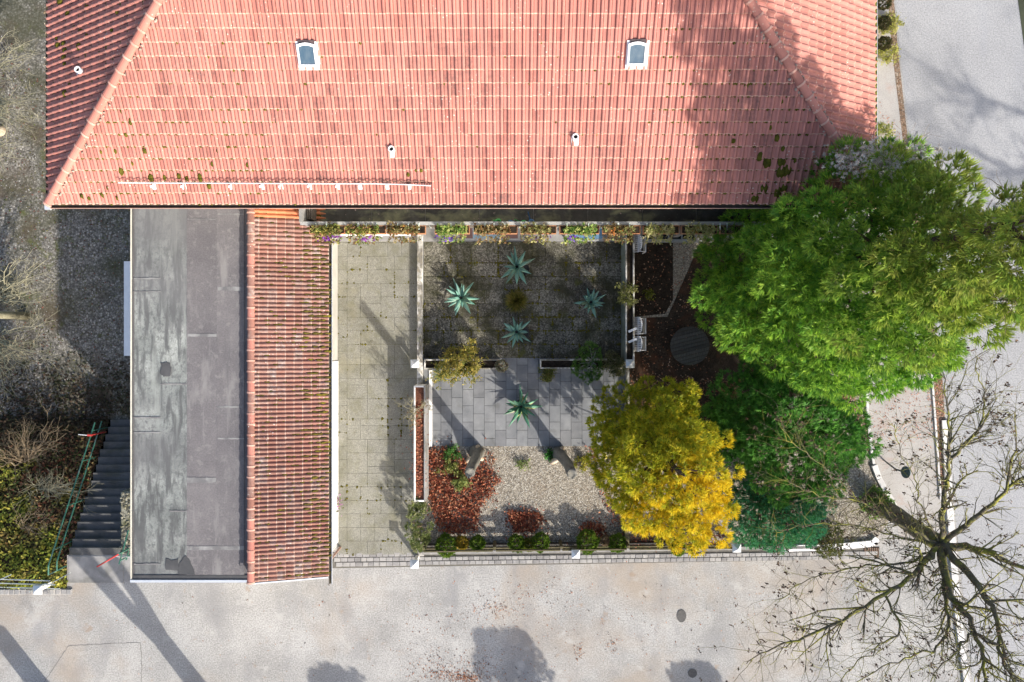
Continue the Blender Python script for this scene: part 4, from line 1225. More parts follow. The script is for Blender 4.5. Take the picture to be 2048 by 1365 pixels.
while px < 138:
    w_ = RND.uniform(9, 14)
    if not (62 < px + w_ / 2 < 82):
        c = W(px + w_ / 2, 1183, 0)
        MB().box(c.x - w_ * .0088, c.x + w_ * .0088, c.y - .10, c.y + .10, -.05, .06 + RND.uniform(0, .03), .02).out("stone", sett_m, ed)
    px += w_

# pillars with pyramid caps
def pillar(px, py, ztop, half, label, hbase=0.0):
    c = W(px, py, ztop - .05)
    r = empty("gate_pillar", (c.x, c.y, hbase), label, "pillar", "white pillars with pyramid caps")
    MB().box(c.x - half * .42, c.x + half * .42, c.y - half * .42, c.y + half * .42, hbase, ztop - .16).out("shaft", white_plaster, r)
    mb = MB(); b = half
    z0, z1, z2 = ztop - .159, ztop - .12, ztop
    n = 0
    mb.v = [(c.x - b, c.y - b, z0), (c.x + b, c.y - b, z0), (c.x + b, c.y + b, z0), (c.x - b, c.y + b, z0), (c.x - b, c.y - b, z1), (c.x + b, c.y - b, z1), (c.x + b, c.y + b, z1), (c.x - b, c.y + b, z1), (c.x, c.y, z2 + .03)]
    mb.f = [(3, 2, 1, 0)] + [(i, (i + 1) % 4, 4 + (i + 1) % 4, 4 + i) for i in range(4)] + [(4 + i, 4 + (i + 1) % 4, 8) for i in range(4)]
    mb.out("cap", cap_m, r)
pillar(828, 1130, 1.0, .15, "pillar with white pyramid cap at the driveway mouth")
pillar(1152, 1110, 1.0, .15, "pillar with white pyramid cap in the middle of the street fence")
pillar(1475, 1098, 1.0, .15, "pillar with white pyramid cap in front of the blue green conifer")
pillar(72, 1182, .9, .16, "pillar with white pyramid cap at the left street edge")
pillar(829, 728, .75, .15, "pillar with bluish pyramid cap at the driveway side wall")
pillar(1261, 728, 1.15, .15, "pillar with bluish pyramid cap at the end of the east wall")

# ------------------------------------------------------------------ garden walls and troughs
gwall = empty("garden_wall", (-3.25, 0.5, 0), "weathered white wall between driveway and courtyard", "wall")
z = .36
ya, yb = W(0, 800, z).y, EY0 + .1
MB().box(-3.43, -3.28, ya, yb, 0, z - .06).out("wall_body", white_plaster, gwall)
MB().box(-3.46, -3.255, ya - .01, yb, z - .059, z, .01).out("coping", old_white, gwall)
def trough(name, x0, x1, y0, y1, hgt, label, soil_mat=soil, t=.06, mats=(old_white, old_white), ends=(True, True)):
    r = empty(name, ((x0 + x1) / 2, (y0 + y1) / 2, 0), label, "trough")
    MB().box(x0, x0 + t, y0, y1, 0, hgt, .008).out("side", mats[0], r)
    MB().box(x1 - t, x1, y0, y1, 0, hgt, .008).out("side", mats[1], r)
    if ends[0]: MB().box(x0 + t, x1 - t, y0, y0 + t, 0, hgt - .003, .006).out("end", mats[0], r)
    if ends[1]: MB().box(x0 + t, x1 - t, y1 - t, y1, 0, hgt - .003, .006).out("end", mats[0], r)
    MB().box(x0 + t, x1 - t, y0 + t, y1 - t, 0, hgt - .10).out("soil", soil_mat, r)
    return r
leafy = M("leaf_mulch", [(0.3, (0.10, 0.035, 0.02)), (0.7, (0.26, 0.10, 0.055))], 10, 1, .8, 40, grain=.4, grain_scale=25)
trough("wall_trough", -3.47, -3.06, W(0, 1004, 1.1).y, W(0, 772, 1.1).y, 1.1, "narrow white trough full of red leaves beside the driveway", leafy, .055, (white_plaster, concrete))
MB().box(-3.055, -2.94, ty0, cy0 - .45, 0.04, .10, .01).out("kerb_strip", white_plaster, label="pale kerb strip along the terrace at the foot of the wall", cat="kerb")
green_wall = M("algae_wall", [(0.3, (0.10, 0.13, 0.12)), (0.7, (0.20, 0.24, 0.22))], 1.5, .9, .3, over=[((0.06, .08, .05), 1.2, .5, .66, .7, (1, 1, .4))])
et = trough("wall_trough", 4.035, 4.36, W(0, 724, .9).y, EY0 + .1, .92, "long narrow planted trough wall east of the courtyard", soil, .055, (old_white, old_white))
MB().box(4.02, 4.034, W(0, 724, .9).y, EY0 + .1, .02, .90).out("algae_face", green_wall, et)
MB().box(4.16, 4.28, ty0 + .1, W(0, 738, .5).y, 0, .30, .01).out("terrace_kerb", old_white, label="low pale kerb at the east side of the terrace", cat="kerb")
# cross troughs between court and terrace
def px_trough(x0, x1, y0, y1, hgt, label):
    a, b = W(x0, y1, hgt), W(x1, y0, hgt)
    return trough("planting_trough", a.x, b.x, a.y, b.y, hgt, label, soil, .05, (old_white, old_white))
px_trough(848, 1000, 719, 739, .42, "weathered white trough below the yellow shrub")
px_trough(1080, 1246, 719, 738, .42, "weathered white trough below the dark green pine")

# fence by the street: posts and rails
fence = empty("board_fence", W(1150, 1100), "low weathered wooden rail fence behind the setts", "fence")
def fy(px): return 1101 - 0.011 * (px - 850)
for (z, dy, lo) in ((.72, 0, 0), (.40, -.004, 1)):
    for (a, b) in ((848, 986), (992, 1120), (1124, 1252), (1258, 1392), (1398, 1470)):
        p, q = W(a, fy(a), .6), W(b, fy(b), .6)
        p.z = q.z = z
        MB().obox((p + q) / 2, (q - p) / 2, (0, .022, 0), (0, 0, .07)).out("rail", wood_fence, fence)
for px in (848, 989, 1122, 1255, 1395):
    p = W(px, fy(px) - 2, .6)
    MB().box(p.x - .05, p.x + .05, p.y + .024, p.y + .12, 0, .82, .01).out("post", wood_fence, fence)
kb = MB(); 
p, q = W(846, 1108, .0), W(1650, 1096, .0)
MB().obox((p + q) / 2 + Vector((0, .06, .06)), (q - p) / 2, (0, .055, 0), (0, 0, .06)).out("fence_kerb", concrete, fence)
# log-roll edging behind the fence
le = empty("log_edging", W(1050, 1090), "row of small dark upright log rolls edging the gravel", "edging")
mb = MB()
for i in range(200):
    px = 852 + i * 2.65
    if px > 1380: break
    c = W(px, 1091 - .011 * (px - 850), .12); c.z = 0
    mb.lathe(c, [(.034, 0), (.034, RND.uniform(.16, .2)), (.02, .21)], 6, True)
mb.out("logs", wood_dark, le, kind="stuff")
# taller post and sleeper at the bed divider
MB().box(W(1250, 0, .5).x, W(1259, 0, .5).x, W(0, 1098, .5).y, W(0, 1040, .5).y, 0, .45, .02).out("divider_board", wood_fence, label="upright wooden board dividing the gravel beds at the fence", cat="board")

# kerbs on the right
kerb = MB().box(0, .001, 0, .001, -.2, -.19).out("kerb", concrete, kind="structure")
kerb_m = M("kerb_granite", [(0.3, (0.50, 0.49, 0.48)), (0.7, (0.60, 0.59, 0.58))], 3, .85, .3, 40, rand=.1)
def kerb_run(pts, wd, L=.5, z1=.10, z0=0.0, mat=kerb_m):
    pts = [W(*p) for p in pts]
    for a, b in zip(pts[:-1], pts[1:]):
        d = b - a; n_ = max(1, round(d.length / L)); d1 = d / n_
        s_d = Vector((-d.y, d.x, 0)).normalized() * (wd / 2)
        for i in range(n_):
            c = a + d1 * (i + .5)
            mb = MB(); mb.obox(c + Vector((0, 0, (z0 + z1) / 2)), d1 * .485, s_d, (0, 0, (z1 - z0) / 2))
            mb.out("kerb_stone", mat, kerb)
kerb_run([(1731, 760), (1734, 840), (1741, 900), (1746, 928)], .09, .8, .09)
kerb_run([(1746, 930), (1756, 957), (1770, 983), (1783, 1004), (1789, 1022)], .20, .45, .12)
kerb_run([(1752, 1076), (1742, 1086), (1700, 1090), (1650, 1094), (1560, 1096)], .22, .5, .12, mat=white_paint)
kerb_run([(1862, 746), (1872, 880), (1880, 1000)], .07, .8, .06)
kerb_run([(1888, 840), (1895, 980), (1903, 1100), (1915, 1240), (1932, 1365), (1945, 1480)], .24, .9, .09)
# drain grate
dg = empty("drain_grate", W(1743, 1106), "square iron drain grate at the end of the setts", "drain grate")
c = W(1743, 1106, .01)
for i in range(8):
    MB().box(c.x - .26 + i * .068, c.x - .228 + i * .068, c.y - .19, c.y + .19, .012, .03).out("bar", M("rusty_iron", [(0.3, (0.12, .075, .05)), (.7, (.24, .16, .11))], 6, .8, .4), dg)
MB().box(c.x - .29, c.x + .29, c.y - .22, c.y + .22, .004, .010).out("frame", black_void, dg)

# manholes, seams in the asphalt
iron = M("manhole_iron", [(0.3, (0.075, .072, .07)), (0.7, (0.13, .125, .12))], 8, .8, .6, 60, spec=.2)
def manhole(px, py, rx, ry, label):
    c = W(px, py, .004)
    r = empty("manhole_cover", c, label, "manhole cover", "manhole covers")
    s = H / F
    MB().lathe(c, [(rx * s, 0), (rx * s, .008), (rx * s * .9, .008), (rx * s * .88, .004)], 24, sy=ry / rx).out("ring", iron, r)
    MB().lathe(c, [(rx * s * .87, 0), (rx * s * .87, .006), (.001, .006)], 24, sy=ry / rx).out("lid", iron, r)
manhole(1363, 1232, 9.5, 13, "oval dark manhole cover on the sunny asphalt")
manhole(1385, 1347, 9, 9, "round dark manhole cover in the shadow at the bottom edge")
tar = M("tar_seam", [(0.3, (0.13, .125, .12)), (0.7, (.20, .19, .18))], 6, .9, .3)
mb = MB()
seam = [(88, 1365), (112, 1330), (137, 1292), (200, 1289), (281, 1285), (283, 1320), (283, 1372)]
for a, b in zip(seam[:-1], seam[1:]):
    k = 8
    pts = [W(a[0] + (b[0] - a[0]) * i / k + RND.uniform(-.8, .8), a[1] + (b[1] - a[1]) * i / k + RND.uniform(-.8, .8), .005) for i in range(k + 1)]
    for p, q in zip(pts[:-1], pts[1:]):
        s_d = Vector((-(q - p).y, (q - p).x, 0)).normalized() * RND.uniform(.006, .014)
        mb.quad(p - s_d, q - s_d, q + s_d, p + s_d)
mb.out("asphalt_seam", tar, kind="structure")

# oval traffic mirror on a post over the path
tm = empty("traffic_mirror", W(1790, 948), "small oval traffic mirror on a thin post by the path", "mirror")
q = W(1811, 945, 2.6)
MB().tube([W(1768, 921, 0), Vector((q.x - .1, q.y + .02, 2.2)), q], .03, 8).out("post", M("mirror_post", [(0.3, (.1, .11, .11)), (.7, (.16, .17, .17))], 4, .6, .1), tm)
mb = MB()
for k in range(20):
    w = 2 * math.pi * k / 20
    mb.v.append(q + Vector((math.cos(w) * .09, math.sin(w) * .20, math.cos(w) * .12)))
for k in range(20):
    w = 2 * math.pi * k / 20
    mb.v.append(q + Vector((math.cos(w) * .09 + .05, math.sin(w) * .20, math.cos(w) * .12 - .05)))
mb.f = [tuple(range(20)), tuple(range(39, 19, -1))] + [(k, (k + 1) % 20, 20 + (k + 1) % 20, 20 + k) for k in range(20)]
mb.out("mirror", M("mirror_back", [(0.3, (.07, .10, .10)), (.7, (.14, .18, .18))], 5, .35, .1), tm)

# ------------------------------------------------------------------ things standing in the courtyard
# painted slabs, bench and glazed frame at the house wall
def painted(x0, x1, y0, y1, label, shapes):
    a, b = W(x0, y1, .12), W(x1, y0, .12)
    r = empty("painted_slab", ((a.x + b.x) / 2, (a.y + b.y) / 2, .05), label, "slab", "painted slabs at the house wall")
    MB().box(a.x, b.x, a.y, b.y, .051, .12, .008).out("base", M("pale_slab", [(0.3, (.30, .30, .30)), (.7, (.38, .385, .39))], 3, .8, .2), r)
    for i, (kind, f0, f1, colr) in enumerate(shapes):
        mt = M("paint_" + colr, [(0.3, {"blue": (.10, .22, .36), "sky": (.22, .33, .42), "brown": (.16, .085, .08)}[colr]), (.7, {"blue": (.15, .29, .44), "sky": (.28, .39, .47), "brown": (.21, .12, .11)}[colr])], 3, .7, .15)
        xa, xb = a.x + (b.x - a.x) * f0 + .004, a.x + (b.x - a.x) * f1 - .004
        if kind == "rect": MB().box(xa, xb, a.y + .07, b.y - .02, .1201, .124 + i * .002).out("panel", mt, r)
        else: MB().lathe(((xa + xb) / 2, (a.y + b.y) / 2 + .05, .121), [((xb - xa) / 2, 0), ((xb - xa) / 2, .004 + i * .002), (.001, .004 + i * .002)], 28, sy=.35).out("disc", mt, r)
painted(905, 1040, 452, 481, "long painted slab with brown and pale blue panels at the house wall", [("rect", .02, .30, "brown"), ("rect", .30, .72, "sky"), ("rect", .72, .97, "brown")])
painted(1140, 1207, 452, 482, "short painted slab with a brown disc on blue at the house wall", [("rect", .03, .97, "blue"), ("disc", .14, .78, "brown")])
bn = empty("white_bench", W(760, 464), "white and green bench under the balcony at the end of the driveway", "bench")
a, b = W(680, 471, .55), W(836, 462, .55)
for i, (f0, f1, mt) in enumerate(((0, .12, white_paint), (.12, .27, green_metal), (.27, .45, white_paint), (.45, .57, green_metal), (.57, .70, white_paint), (.70, .80, green_metal), (.80, .92, white_paint))):
    MB().box(a.x + (b.x - a.x) * f0 + .004, a.x + (b.x - a.x) * f1 - .004, a.y + .10, b.y + .35, .50, .55).out("seat_board", mt, bn)
MB().box(a.x + .01, a.x + (b.x - a.x) * .93, a.y, a.y + .096, .44, .56).out("front_edge", white_paint, bn)
for f in (.05, .5, .88):
    x = a.x + (b.x - a.x) * f
    MB().box(x - .03, x + .03, a.y + .03, a.y + .09, .05, .439).out("leg", white_paint, bn)
    MB().box(x - .03, x + .03, b.y + .2, b.y + .26, .05, .499).out("leg", white_paint, bn)
cf = empty("glazed_frame", W(1340, 470), "low glazed garden frame of dark panes at the house wall", "cold frame")
a, b = W(1283, 484, .2), W(1392, 456, .2)
MB().box(a.x, b.x, a.y, a.y + .10, 0.004, .2, .01).out("front_board", M("frame_grey", [(0.3, (.20, .22, .23)), (.7, (.30, .32, .33))], 3, .8, .2), cf)
for i in range(5):
    x = a.x + (b.x - a.x - .05) * i / 4
    MB().box(x, x + .05, a.y + .104, b.y + .3, 0.004, .2).out("rib", MATS["frame_grey"], cf)
dgl = M("dark_glass", [(0.3, (.012, .016, .02)), (.7, (.03, .035, .04))], 4, .15, 0, spec=.6)
for i in range(4):
    x0 = a.x + (b.x - a.x - .05) * i / 4 + .054; x1 = a.x + (b.x - a.x - .05) * (i + 1) / 4 - .004
    MB().box(x0, x1, a.y + .104, b.y + .3, .15, .165).out("pane", dgl, cf)

# agaves
def leaf_blade(L, w, arch, fold=.28, n=7):
    """one thick pointed leaf along +x, arching"""
    v = []; f = []
    for i in range(n + 1):
        t = i / n
        wd = w * (0.62 + 1.3 * t * (1 - t) * 1.5) * (1 - t ** 3.0) if t < 1 else 0.0
        wd = max(wd, .002)
        x = L * t; z = arch[0] * t + arch[1] * t * t
        v += [(x, -wd, z + wd * fold), (x, 0, z), (x, wd, z + wd * fold), (x, 0, z - .022 * (1 - t) - .003)]
    for i in range(n):
        a = i * 4; b = a + 4
        f += [(a, b, b + 1, a + 1), (a + 1, b + 1, b + 2, a + 2), (a + 2, b + 2, b + 3, a + 3), (a + 3, b + 3, b, a)]
    return v, f
def agave_mat(name, c0, c1, edge):
    m, nt, b = new_mat(name)
    tc = nt.nodes.new("ShaderNodeTexCoord")
    sx = nt.nodes.new("ShaderNodeSeparateXYZ"); nt.links.new(tc.outputs["Object"], sx.inputs[0])
    c = ramp(nt, noi(nt, pos(nt), 7, 4), [(0.3, c0), (0.7, c1)])
    ay = math_(nt, 'ABSOLUTE', sx.outputs[1])
    f = ramp(nt, ay, [(0.045, (0, 0, 0)), (0.075, (edge[3],) * 3)])
    c = mixc(nt, f, c, edge[:3])
    oi = nt.nodes.new("ShaderNodeObjectInfo")
    c = mixc(nt, 1.0, c, ramp(nt, oi.outputs["Random"], [(0, (.9, .72, .6)), (.12, (.75, .78, .78)), (1, (1.2, 1.2, 1.1))]), 'MULTIPLY')
    nt.links.new(c, b.inputs["Base Color"]); b.inputs["Roughness"].default_value = .5
    return m
ag_m = agave_mat("agave_leaf", (.11, .25, .21), (.17, .33, .27), (.36, .46, .30, .7))
agv_m = agave_mat("variegated_leaf", (.06, .20, .12), (.10, .27, .17), (.55, .48, .12, .95))
pot_m = M("dark_pot", [(0.3, (.02, .02, .02)), (.7, (.045, .042, .04))], 4, .6, .2)
tpl = {}
for key, mt, (L, w) in (("a", ag_m, (.66, .078)), ("v", agv_m, (.76, .075))):
    for nm, arch in (("out", (.10, -.06)), ("mid", (.55, -.10)), ("in", (1.2, .05))):
        v, f = leaf_blade(L if nm != "in" else L * .62, w * (1 if nm != "in" else .75), (arch[0] * L, arch[1] * L))
        tpl[key + nm] = raw_mesh("leaf", v, f, mt, smooth=True)
def agave(px, py, size, label, seed, key="a", potr=.27, poff=(0, 0), nout=12):
    rg = random.Random(seed)
    zc = .62
    c = W(px, py, zc); base = Vector((c.x, c.y, .04))
    r = empty("agave", base, label, "agave", "agaves in pots on the court")
    pc = base + Vector((poff[0], poff[1], 0))
    MB().lathe(pc, [(.001, 0), (potr * .72, 0), (potr * .95, .34), (potr, .35), (potr, .40), (potr * .92, .40), (potr * .9, .34), (.001, .33)], 22).out("pot", pot_m, r, smooth=False)
    for (nm, cnt, z, s0, s1, a0) in (("out", nout, .42, .85, 1.15, 0), ("mid", 8, .46, .62, .85, .3), ("in", 6, .47, .5, .8, .1)):
        for i in range(cnt):
            a = 2 * math.pi * (i + a0 + rg.uniform(-.22, .22)) / cnt
            s = size * rg.uniform(s0 * .72, s1)
            if nm == 'out' and rg.random() < .12: continue
            m = Matrix.Translation((base.x + .05 * math.cos(a), base.y + .05 * math.sin(a), z)) @ Matrix.Rotation(a, 4, 'Z') @ Matrix.Rotation(rg.uniform(-.35, .16), 4, 'Y') @ Matrix.Rotation(rg.uniform(-.35, .35), 4, 'X') @ Matrix.Diagonal((s, size * rg.uniform(.7, 1.12), s, 1))
            inst("leaf", tpl[key + nm], m, r)
agave(921, 595, 1.0, "large sunlit agave nearest the driveway wall", 1, poff=(.1, -.05), nout=13)
agave(1034, 533, .98, "grey green agave nearest the house wall", 2, poff=(.18, -.08), nout=12)
agave(1183, 604, .80, "smallest agave, in the shade by the east trough", 3, poff=(.13, .1), potr=.33, nout=10)
agave(1033, 664, .92, "grey green agave south of the round grass tussock", 4, poff=(.2, -.05), nout=11)
agave(1043, 815, 1.0, "variegated agave with yellow leaf margins on the grey terrace", 5, "v", nout=11)

# round spiky tussock
rng = np.random.default_rng(21)
tq = W(1033, 603, .3)
ts = empty("grass_tussock", (tq.x, tq.y, .04), "round yellow green spiky tussock in the middle of the agaves", "grass tussock")
MB().lathe((tq.x, tq.y, .04), [(.001, 0), (.24, 0), (.30, .2), (.26, .2), (.001, .18)], 18).out("pot", pot_m, ts)
n_ = 520
a = rng.uniform(0, 2 * np.pi, n_); el = rng.uniform(.15, 1.5, n_)
D = np.stack([np.cos(a) * np.cos(el), np.sin(a) * np.cos(el), np.sin(el)], 1)
P = np.array([tq.x, tq.y, .2])[None] + D * .12
V, Fq, C = sprays(rng, P, D, 3, .38, .012, .35, pick(rng, [(.17, .17, .03), (.26, .24, .05), (.12, .14, .03), (.30, .24, .08)], n_), .12)
build("blades", V, Fq, FOL, ts, col=C, kind="stuff")

# standing weathered trunks in the gravel
trunk_m = M("weathered_trunk", [(0.3, (.13, .125, .11)), (.7, (.23, .22, .19))], 2, .9, .6, 25, stretch=(3, 3, .5), over=[((.34, .32, .27), 1.6, .54, .70, .6, (1.5, 1.5, .4)), ((.10, .085, .06), 2.4, .54, .66, .6, (2, 2, .5))], spec=.1)
pale_wood = M("pale_inner_wood", [(0.3, (.46, .36, .25)), (.7, (.62, .54, .43))], 4, .85, .4, 25, over=[((.30, .16, .07), 2.5, .5, .64, .7, (1, 1, 1))], spec=.1)
def old_trunk(px, py, h, lean, label, seed):
    rg = random.Random(seed)
    b = W(px, py, 0)
    r = empty("standing_trunk", b, label, "tree trunk", "two weathered trunks standing in the gravel")
    n = 16; lv = 14
    mb = MB()
    for i in range(lv + 1):
        t = i / lv
        rad = .195 * (1 - .2 * t) * (1 + .55 * max(0, .16 - t) / .16)
        cx = b.x + lean[0] * t + .06 * math.sin(t * 4 + seed); cy = b.y + lean[1] * t
        for k in range(n):
            w = 2 * math.pi * k / n
            rr = rad * (1 + .12 * noise.noise(Vector((math.cos(w) * 1.2 + seed, math.sin(w) * 1.2, t * 6))) + .04 * math.cos(w * 5 + t * 2 + seed))
            mb.v.append((cx + rr * math.cos(w), cy + rr * math.sin(w), h * t + .06 * noise.noise(Vector((w, t * 5, seed))) * (t > .9) * 2.5))
    for i in range(lv):
        for k in range(n):
            j = (k + 1) % n
            mb.f.append((i * n + k, i * n + j, (i + 1) * n + j, (i + 1) * n + k))
    top = len(mb.v)
    # hollow top
    cx, cy = b.x + lean[0] + .06 * math.sin(4 + seed), b.y + lean[1]
    for k in range(n):
        w = 2 * math.pi * k / n; mb.v.append((cx + .11 * math.cos(w), cy + .11 * math.sin(w), h - .05 + .05 * math.sin(w * 2)))
    for k in range(n):
        j = (k + 1) % n; mb.f.append((lv * n + k, lv * n + j, top + j, top + k))
    mb.f.append(tuple(top + k for k in range(n)))
    mb.out("trunk", trunk_m, r, smooth=True)
    # pale split root flare
    for (a, l, hh) in ((3.9, .36, .40), (5.6, .26, .4), (1.2, .2, .3)):
        d = Vector((math.cos(a), math.sin(a), 0))
        MB().tube([b + d * .12 + Vector((0, 0, hh * 1.7)), b + d * (.14 + l * .35) + Vector((0, 0, hh * .8)), b + d * (.1 + l * .8) + Vector((0, 0, .14)), b + d * (.1 + l) + Vector((0, 0, 0))], [.05, .10, .09, .04], 8).out("root_flare", pale_wood, r, smooth=True)
old_trunk(951, 906, 4.0, (.10, .03), "weathered standing trunk among the red leaves", 1)
old_trunk(1119, 909, 4.0, (.14, .04), "weathered standing trunk on bare gravel with a hollow top", 6)

# white garden chairs tipped against the east trough
def tipped_chair(py0, py1, label, flip):
    zc = .95
    a, b = W(1267, py1, zc), W(1277, py0, zc)
    r = empty("garden_chair", (b.x + .1, (a.y + b.y) / 2, .01), label, "chair", "white garden chairs tipped against the trough")
    y0, y1 = a.y, b.y
    # backrest: curved lattice panel leaning on the trough
    xa, za, xb, zb = 4.40, .62, 4.62, 1.02
    n = 9
    ux = Vector((xb - xa, 0, zb - za)).normalized()
    nrm = Vector((-ux.z, 0, ux.x))
    w = (Vector((xb, 0, zb)) - Vector((xa, 0, za))).length
    for i in range(n):
        t = (i + .5) / n
        y = y0 + (y1 - y0) * t
        ln = w * (.70 + .30 * math.sin(math.pi * t))
        c = Vector((xa, y, za)) + ux * (ln / 2)
        MB().obox(c, (0, (y1 - y0) / n * .33, 0), ux * (ln / 2), nrm * .008).out("slat", white_paint, r)
    for f in (.04, .5, .93):
        MB().obox(Vector((xa, (y0 + y1) / 2, za)) + ux * (w * f) + nrm * .012, (0, (y1 - y0) / 2 * (1 if f < .9 else .6), 0), ux * .02, nrm * .008).out("back_rail", white_paint, r)
    # seat now upright, facing the soil
    for i in range(6):
        MB().obox((4.42 + .03 * i * 0 + .40, (y0 + y1) / 2, .58 - i * .085), (.012, 0, 0), (0, (y1 - y0) / 2 * .9, 0), (0, 0, .032)).out("seat_slat", white_paint, r)
    for s in (0, 1):
        y = y0 + .05 if s == 0 else y1 - .05
        MB().tube([Vector((4.81, y, .02)), Vector((4.80, y, .5)), Vector((4.52, y, .86))], .018, 6).out("leg", white_paint, r)
        if s == flip:
            MB().obox(Vector((4.28, y + (.12 if s == 0 else -.12), .98)), Vector((.14, .06, .04)), Vector((-.02, .035, 0)), (0, 0, .01)).out("armrest", white_paint, r)
tipped_chair(634, 670, "white slatted garden chair tipped against the trough, upper of the adjoining pair", 0)
tipped_chair(672, 704, "white slatted garden chair tipped against the trough, lower of the adjoining pair", 1)
tipped_chair(468, 504, "white slatted garden chair tipped against the trough beside the glazed frame", 9)
# round dark table
tb = empty("round_table", W(1380, 694, 0), "round dark plank table under the big conifer", "table")
c = W(1380, 692, .62)
r0 = .70
for i in range(11):
    y0 = -r0 + i * 2 * r0 / 11; y1 = y0 + 2 * r0 / 11 - .012
    pts = []
    for y in np.linspace(y0, y1, 4): pts.append((c.x + math.sqrt(max(.0, r0 * r0 - y * y)) + .001, c.y + y))
    for y in np.linspace(y1, y0, 4): pts.append((c.x - math.sqrt(max(.0, r0 * r0 - y * y)) - .001, c.y + y))
    ca, sa = math.cos(.25), math.sin(.25)
    pts = [(c.x + (x - c.x) * ca - (y - c.y) * sa, c.y + (x - c.x) * sa + (y - c.y) * ca) for x, y in pts]
    MB().prism(pts, .56, .615 + RND.uniform(0, .006)).out("plank", wood_dark, tb)
MB().lathe((c.x, c.y, 0), [(.22, .008), (.20, .3), (.24, .559)], 14, True, True).out("pedestal", wood_dark, tb)

# ------------------------------------------------------------------ plants
def tube_tree(rng, mb, p, d, L, r, depth, tips, curl=.35, up=.1, nchild=3, shrink=.62, seg=4, sides=4):
    p = Vector(p); d = Vector(d).normalized()
    pts = [p.copy()]; rad = [r]
    for i in range(seg):
        d = (d + Vector((rng.normal(), rng.normal(), rng.normal() * .7)) * curl * .4 + Vector((0, 0, up * .3))).normalized()
        p = p + d * (L / seg)
        pts.append(p.copy()); rad.append(max(.003, r * (1 - .62 * (i + 1) / seg)))
    mb.tube(pts, rad, sides if depth > 0 else 3, False)
    if depth == 0:
        tips.append((pts[-1], d.copy())); tips.append((pts[2], d.copy()))
        return
    for k in range(nchild):
        t = rng.uniform(.3, 1.0); i = min(seg - 1, int(t * seg)); q = pts[i].lerp(pts[i + 1], t * seg - i)
        sd = Vector((rng.normal(), rng.normal(), rng.normal() * .6)); sd = (sd - d * sd.dot(d)).normalized()
        tube_tree(rng, mb, q, (d * .75 + sd * rng.uniform(.5, 1.0)), L * shrink * rng.uniform(.7, 1.15), rad[i] * .6, depth - 1, tips, curl, up, nchild, shrink, seg, sides)

def cone_crown(rng, base, h, rfun, nl, lr, gap=1.25):
    """lobes kept apart on the outer surface, with a looser inner shell behind them"""
    L = []
    zz = np.linspace(0.02, 1, 200); wts = np.array([max(.02, rfun(t)) for t in zz]); wts /= wts.sum()
    C = np.zeros((0, 3)); tries = 0
    while len(L) < nl and tries < nl * 14:
        tries += 1
        t = rng.choice(zz, p=wts); a = rng.uniform(0, 2 * math.pi)
        nz = noise.noise(Vector((math.cos(a) * 1.7, math.sin(a) * 1.7, t * 5 + base[0])))
        rr = rfun(t) * (1 + .50 * nz) * rng.uniform(.84, 1.10)
        c = np.array([base[0] + rr * math.cos(a), base[1] + rr * math.sin(a), base[2] + h * t])
        if len(C) and np.min(np.sum((C - c) ** 2, 1)) < (lr * gap) ** 2: continue
        C = np.vstack([C, c]); L.append((tuple(c), lr * rng.uniform(.75, 1.2)))
    for i in range(int(len(L) * .45)):
        t = rng.choice(zz, p=wts); a = rng.uniform(0, 2 * math.pi); rr = rfun(t) * rng.uniform(.2, .72)
        L.append(((base[0] + rr * math.cos(a), base[1] + rr * math.sin(a), base[2] + h * t * .95), lr))
    return L

def multi_crown(rng, ells, nl, lr, gap=1.25):
    """an uneven crown: lobes kept apart on the joint surface of several rounded boughs"""
    E = [(np.array(W(x, y, z)), r) for (x, y, z, r) in ells]
    wt = np.array([r * r for _, r in E]); wt /= wt.sum()
    L = []; C = np.zeros((0, 3)); tries = 0
    while len(L) < nl and tries < nl * 16:
        tries += 1
        c0, r = E[rng.choice(len(E), p=wt)]
        u = unit(rng.normal(size=3))
        if u[2] < -.7: continue
        k = 1 + .45 * noise.noise(Vector(u * 2.4 + c0))
        c = c0 + u * r * k * (rng.uniform(.84, 1.05) if rng.random() < .85 else rng.uniform(1.1, 1.3)) * np.array([1, 1, .95])
        if any(np.linalg.norm(c - q) < rq * .72 for q, rq in E if rq != r): continue
        if len(C) and np.min(np.sum((C - c) ** 2, 1)) < (lr * gap) ** 2: continue
        C = np.vstack([C, c]); L.append((tuple(c), lr * rng.uniform(.7, 1.25)))
    for (c0, r) in E:
        for i in range(int(1.8 * r * r / lr)):
            L.append((tuple(c0 + unit(rng.normal(size=3)) * r * rng.uniform(.1, .6)), lr))
    return L

def trunk_part(root, base, h, r, mat=bark_dark):
    b = Vector(base)
    MB().tube([b, b + Vector((.04, .03, h * .4)), b + Vector((-.03, .02, h * .9))], [r * 1.25, r * .85, r * .15], 10).out("trunk", mat, root, smooth=True)

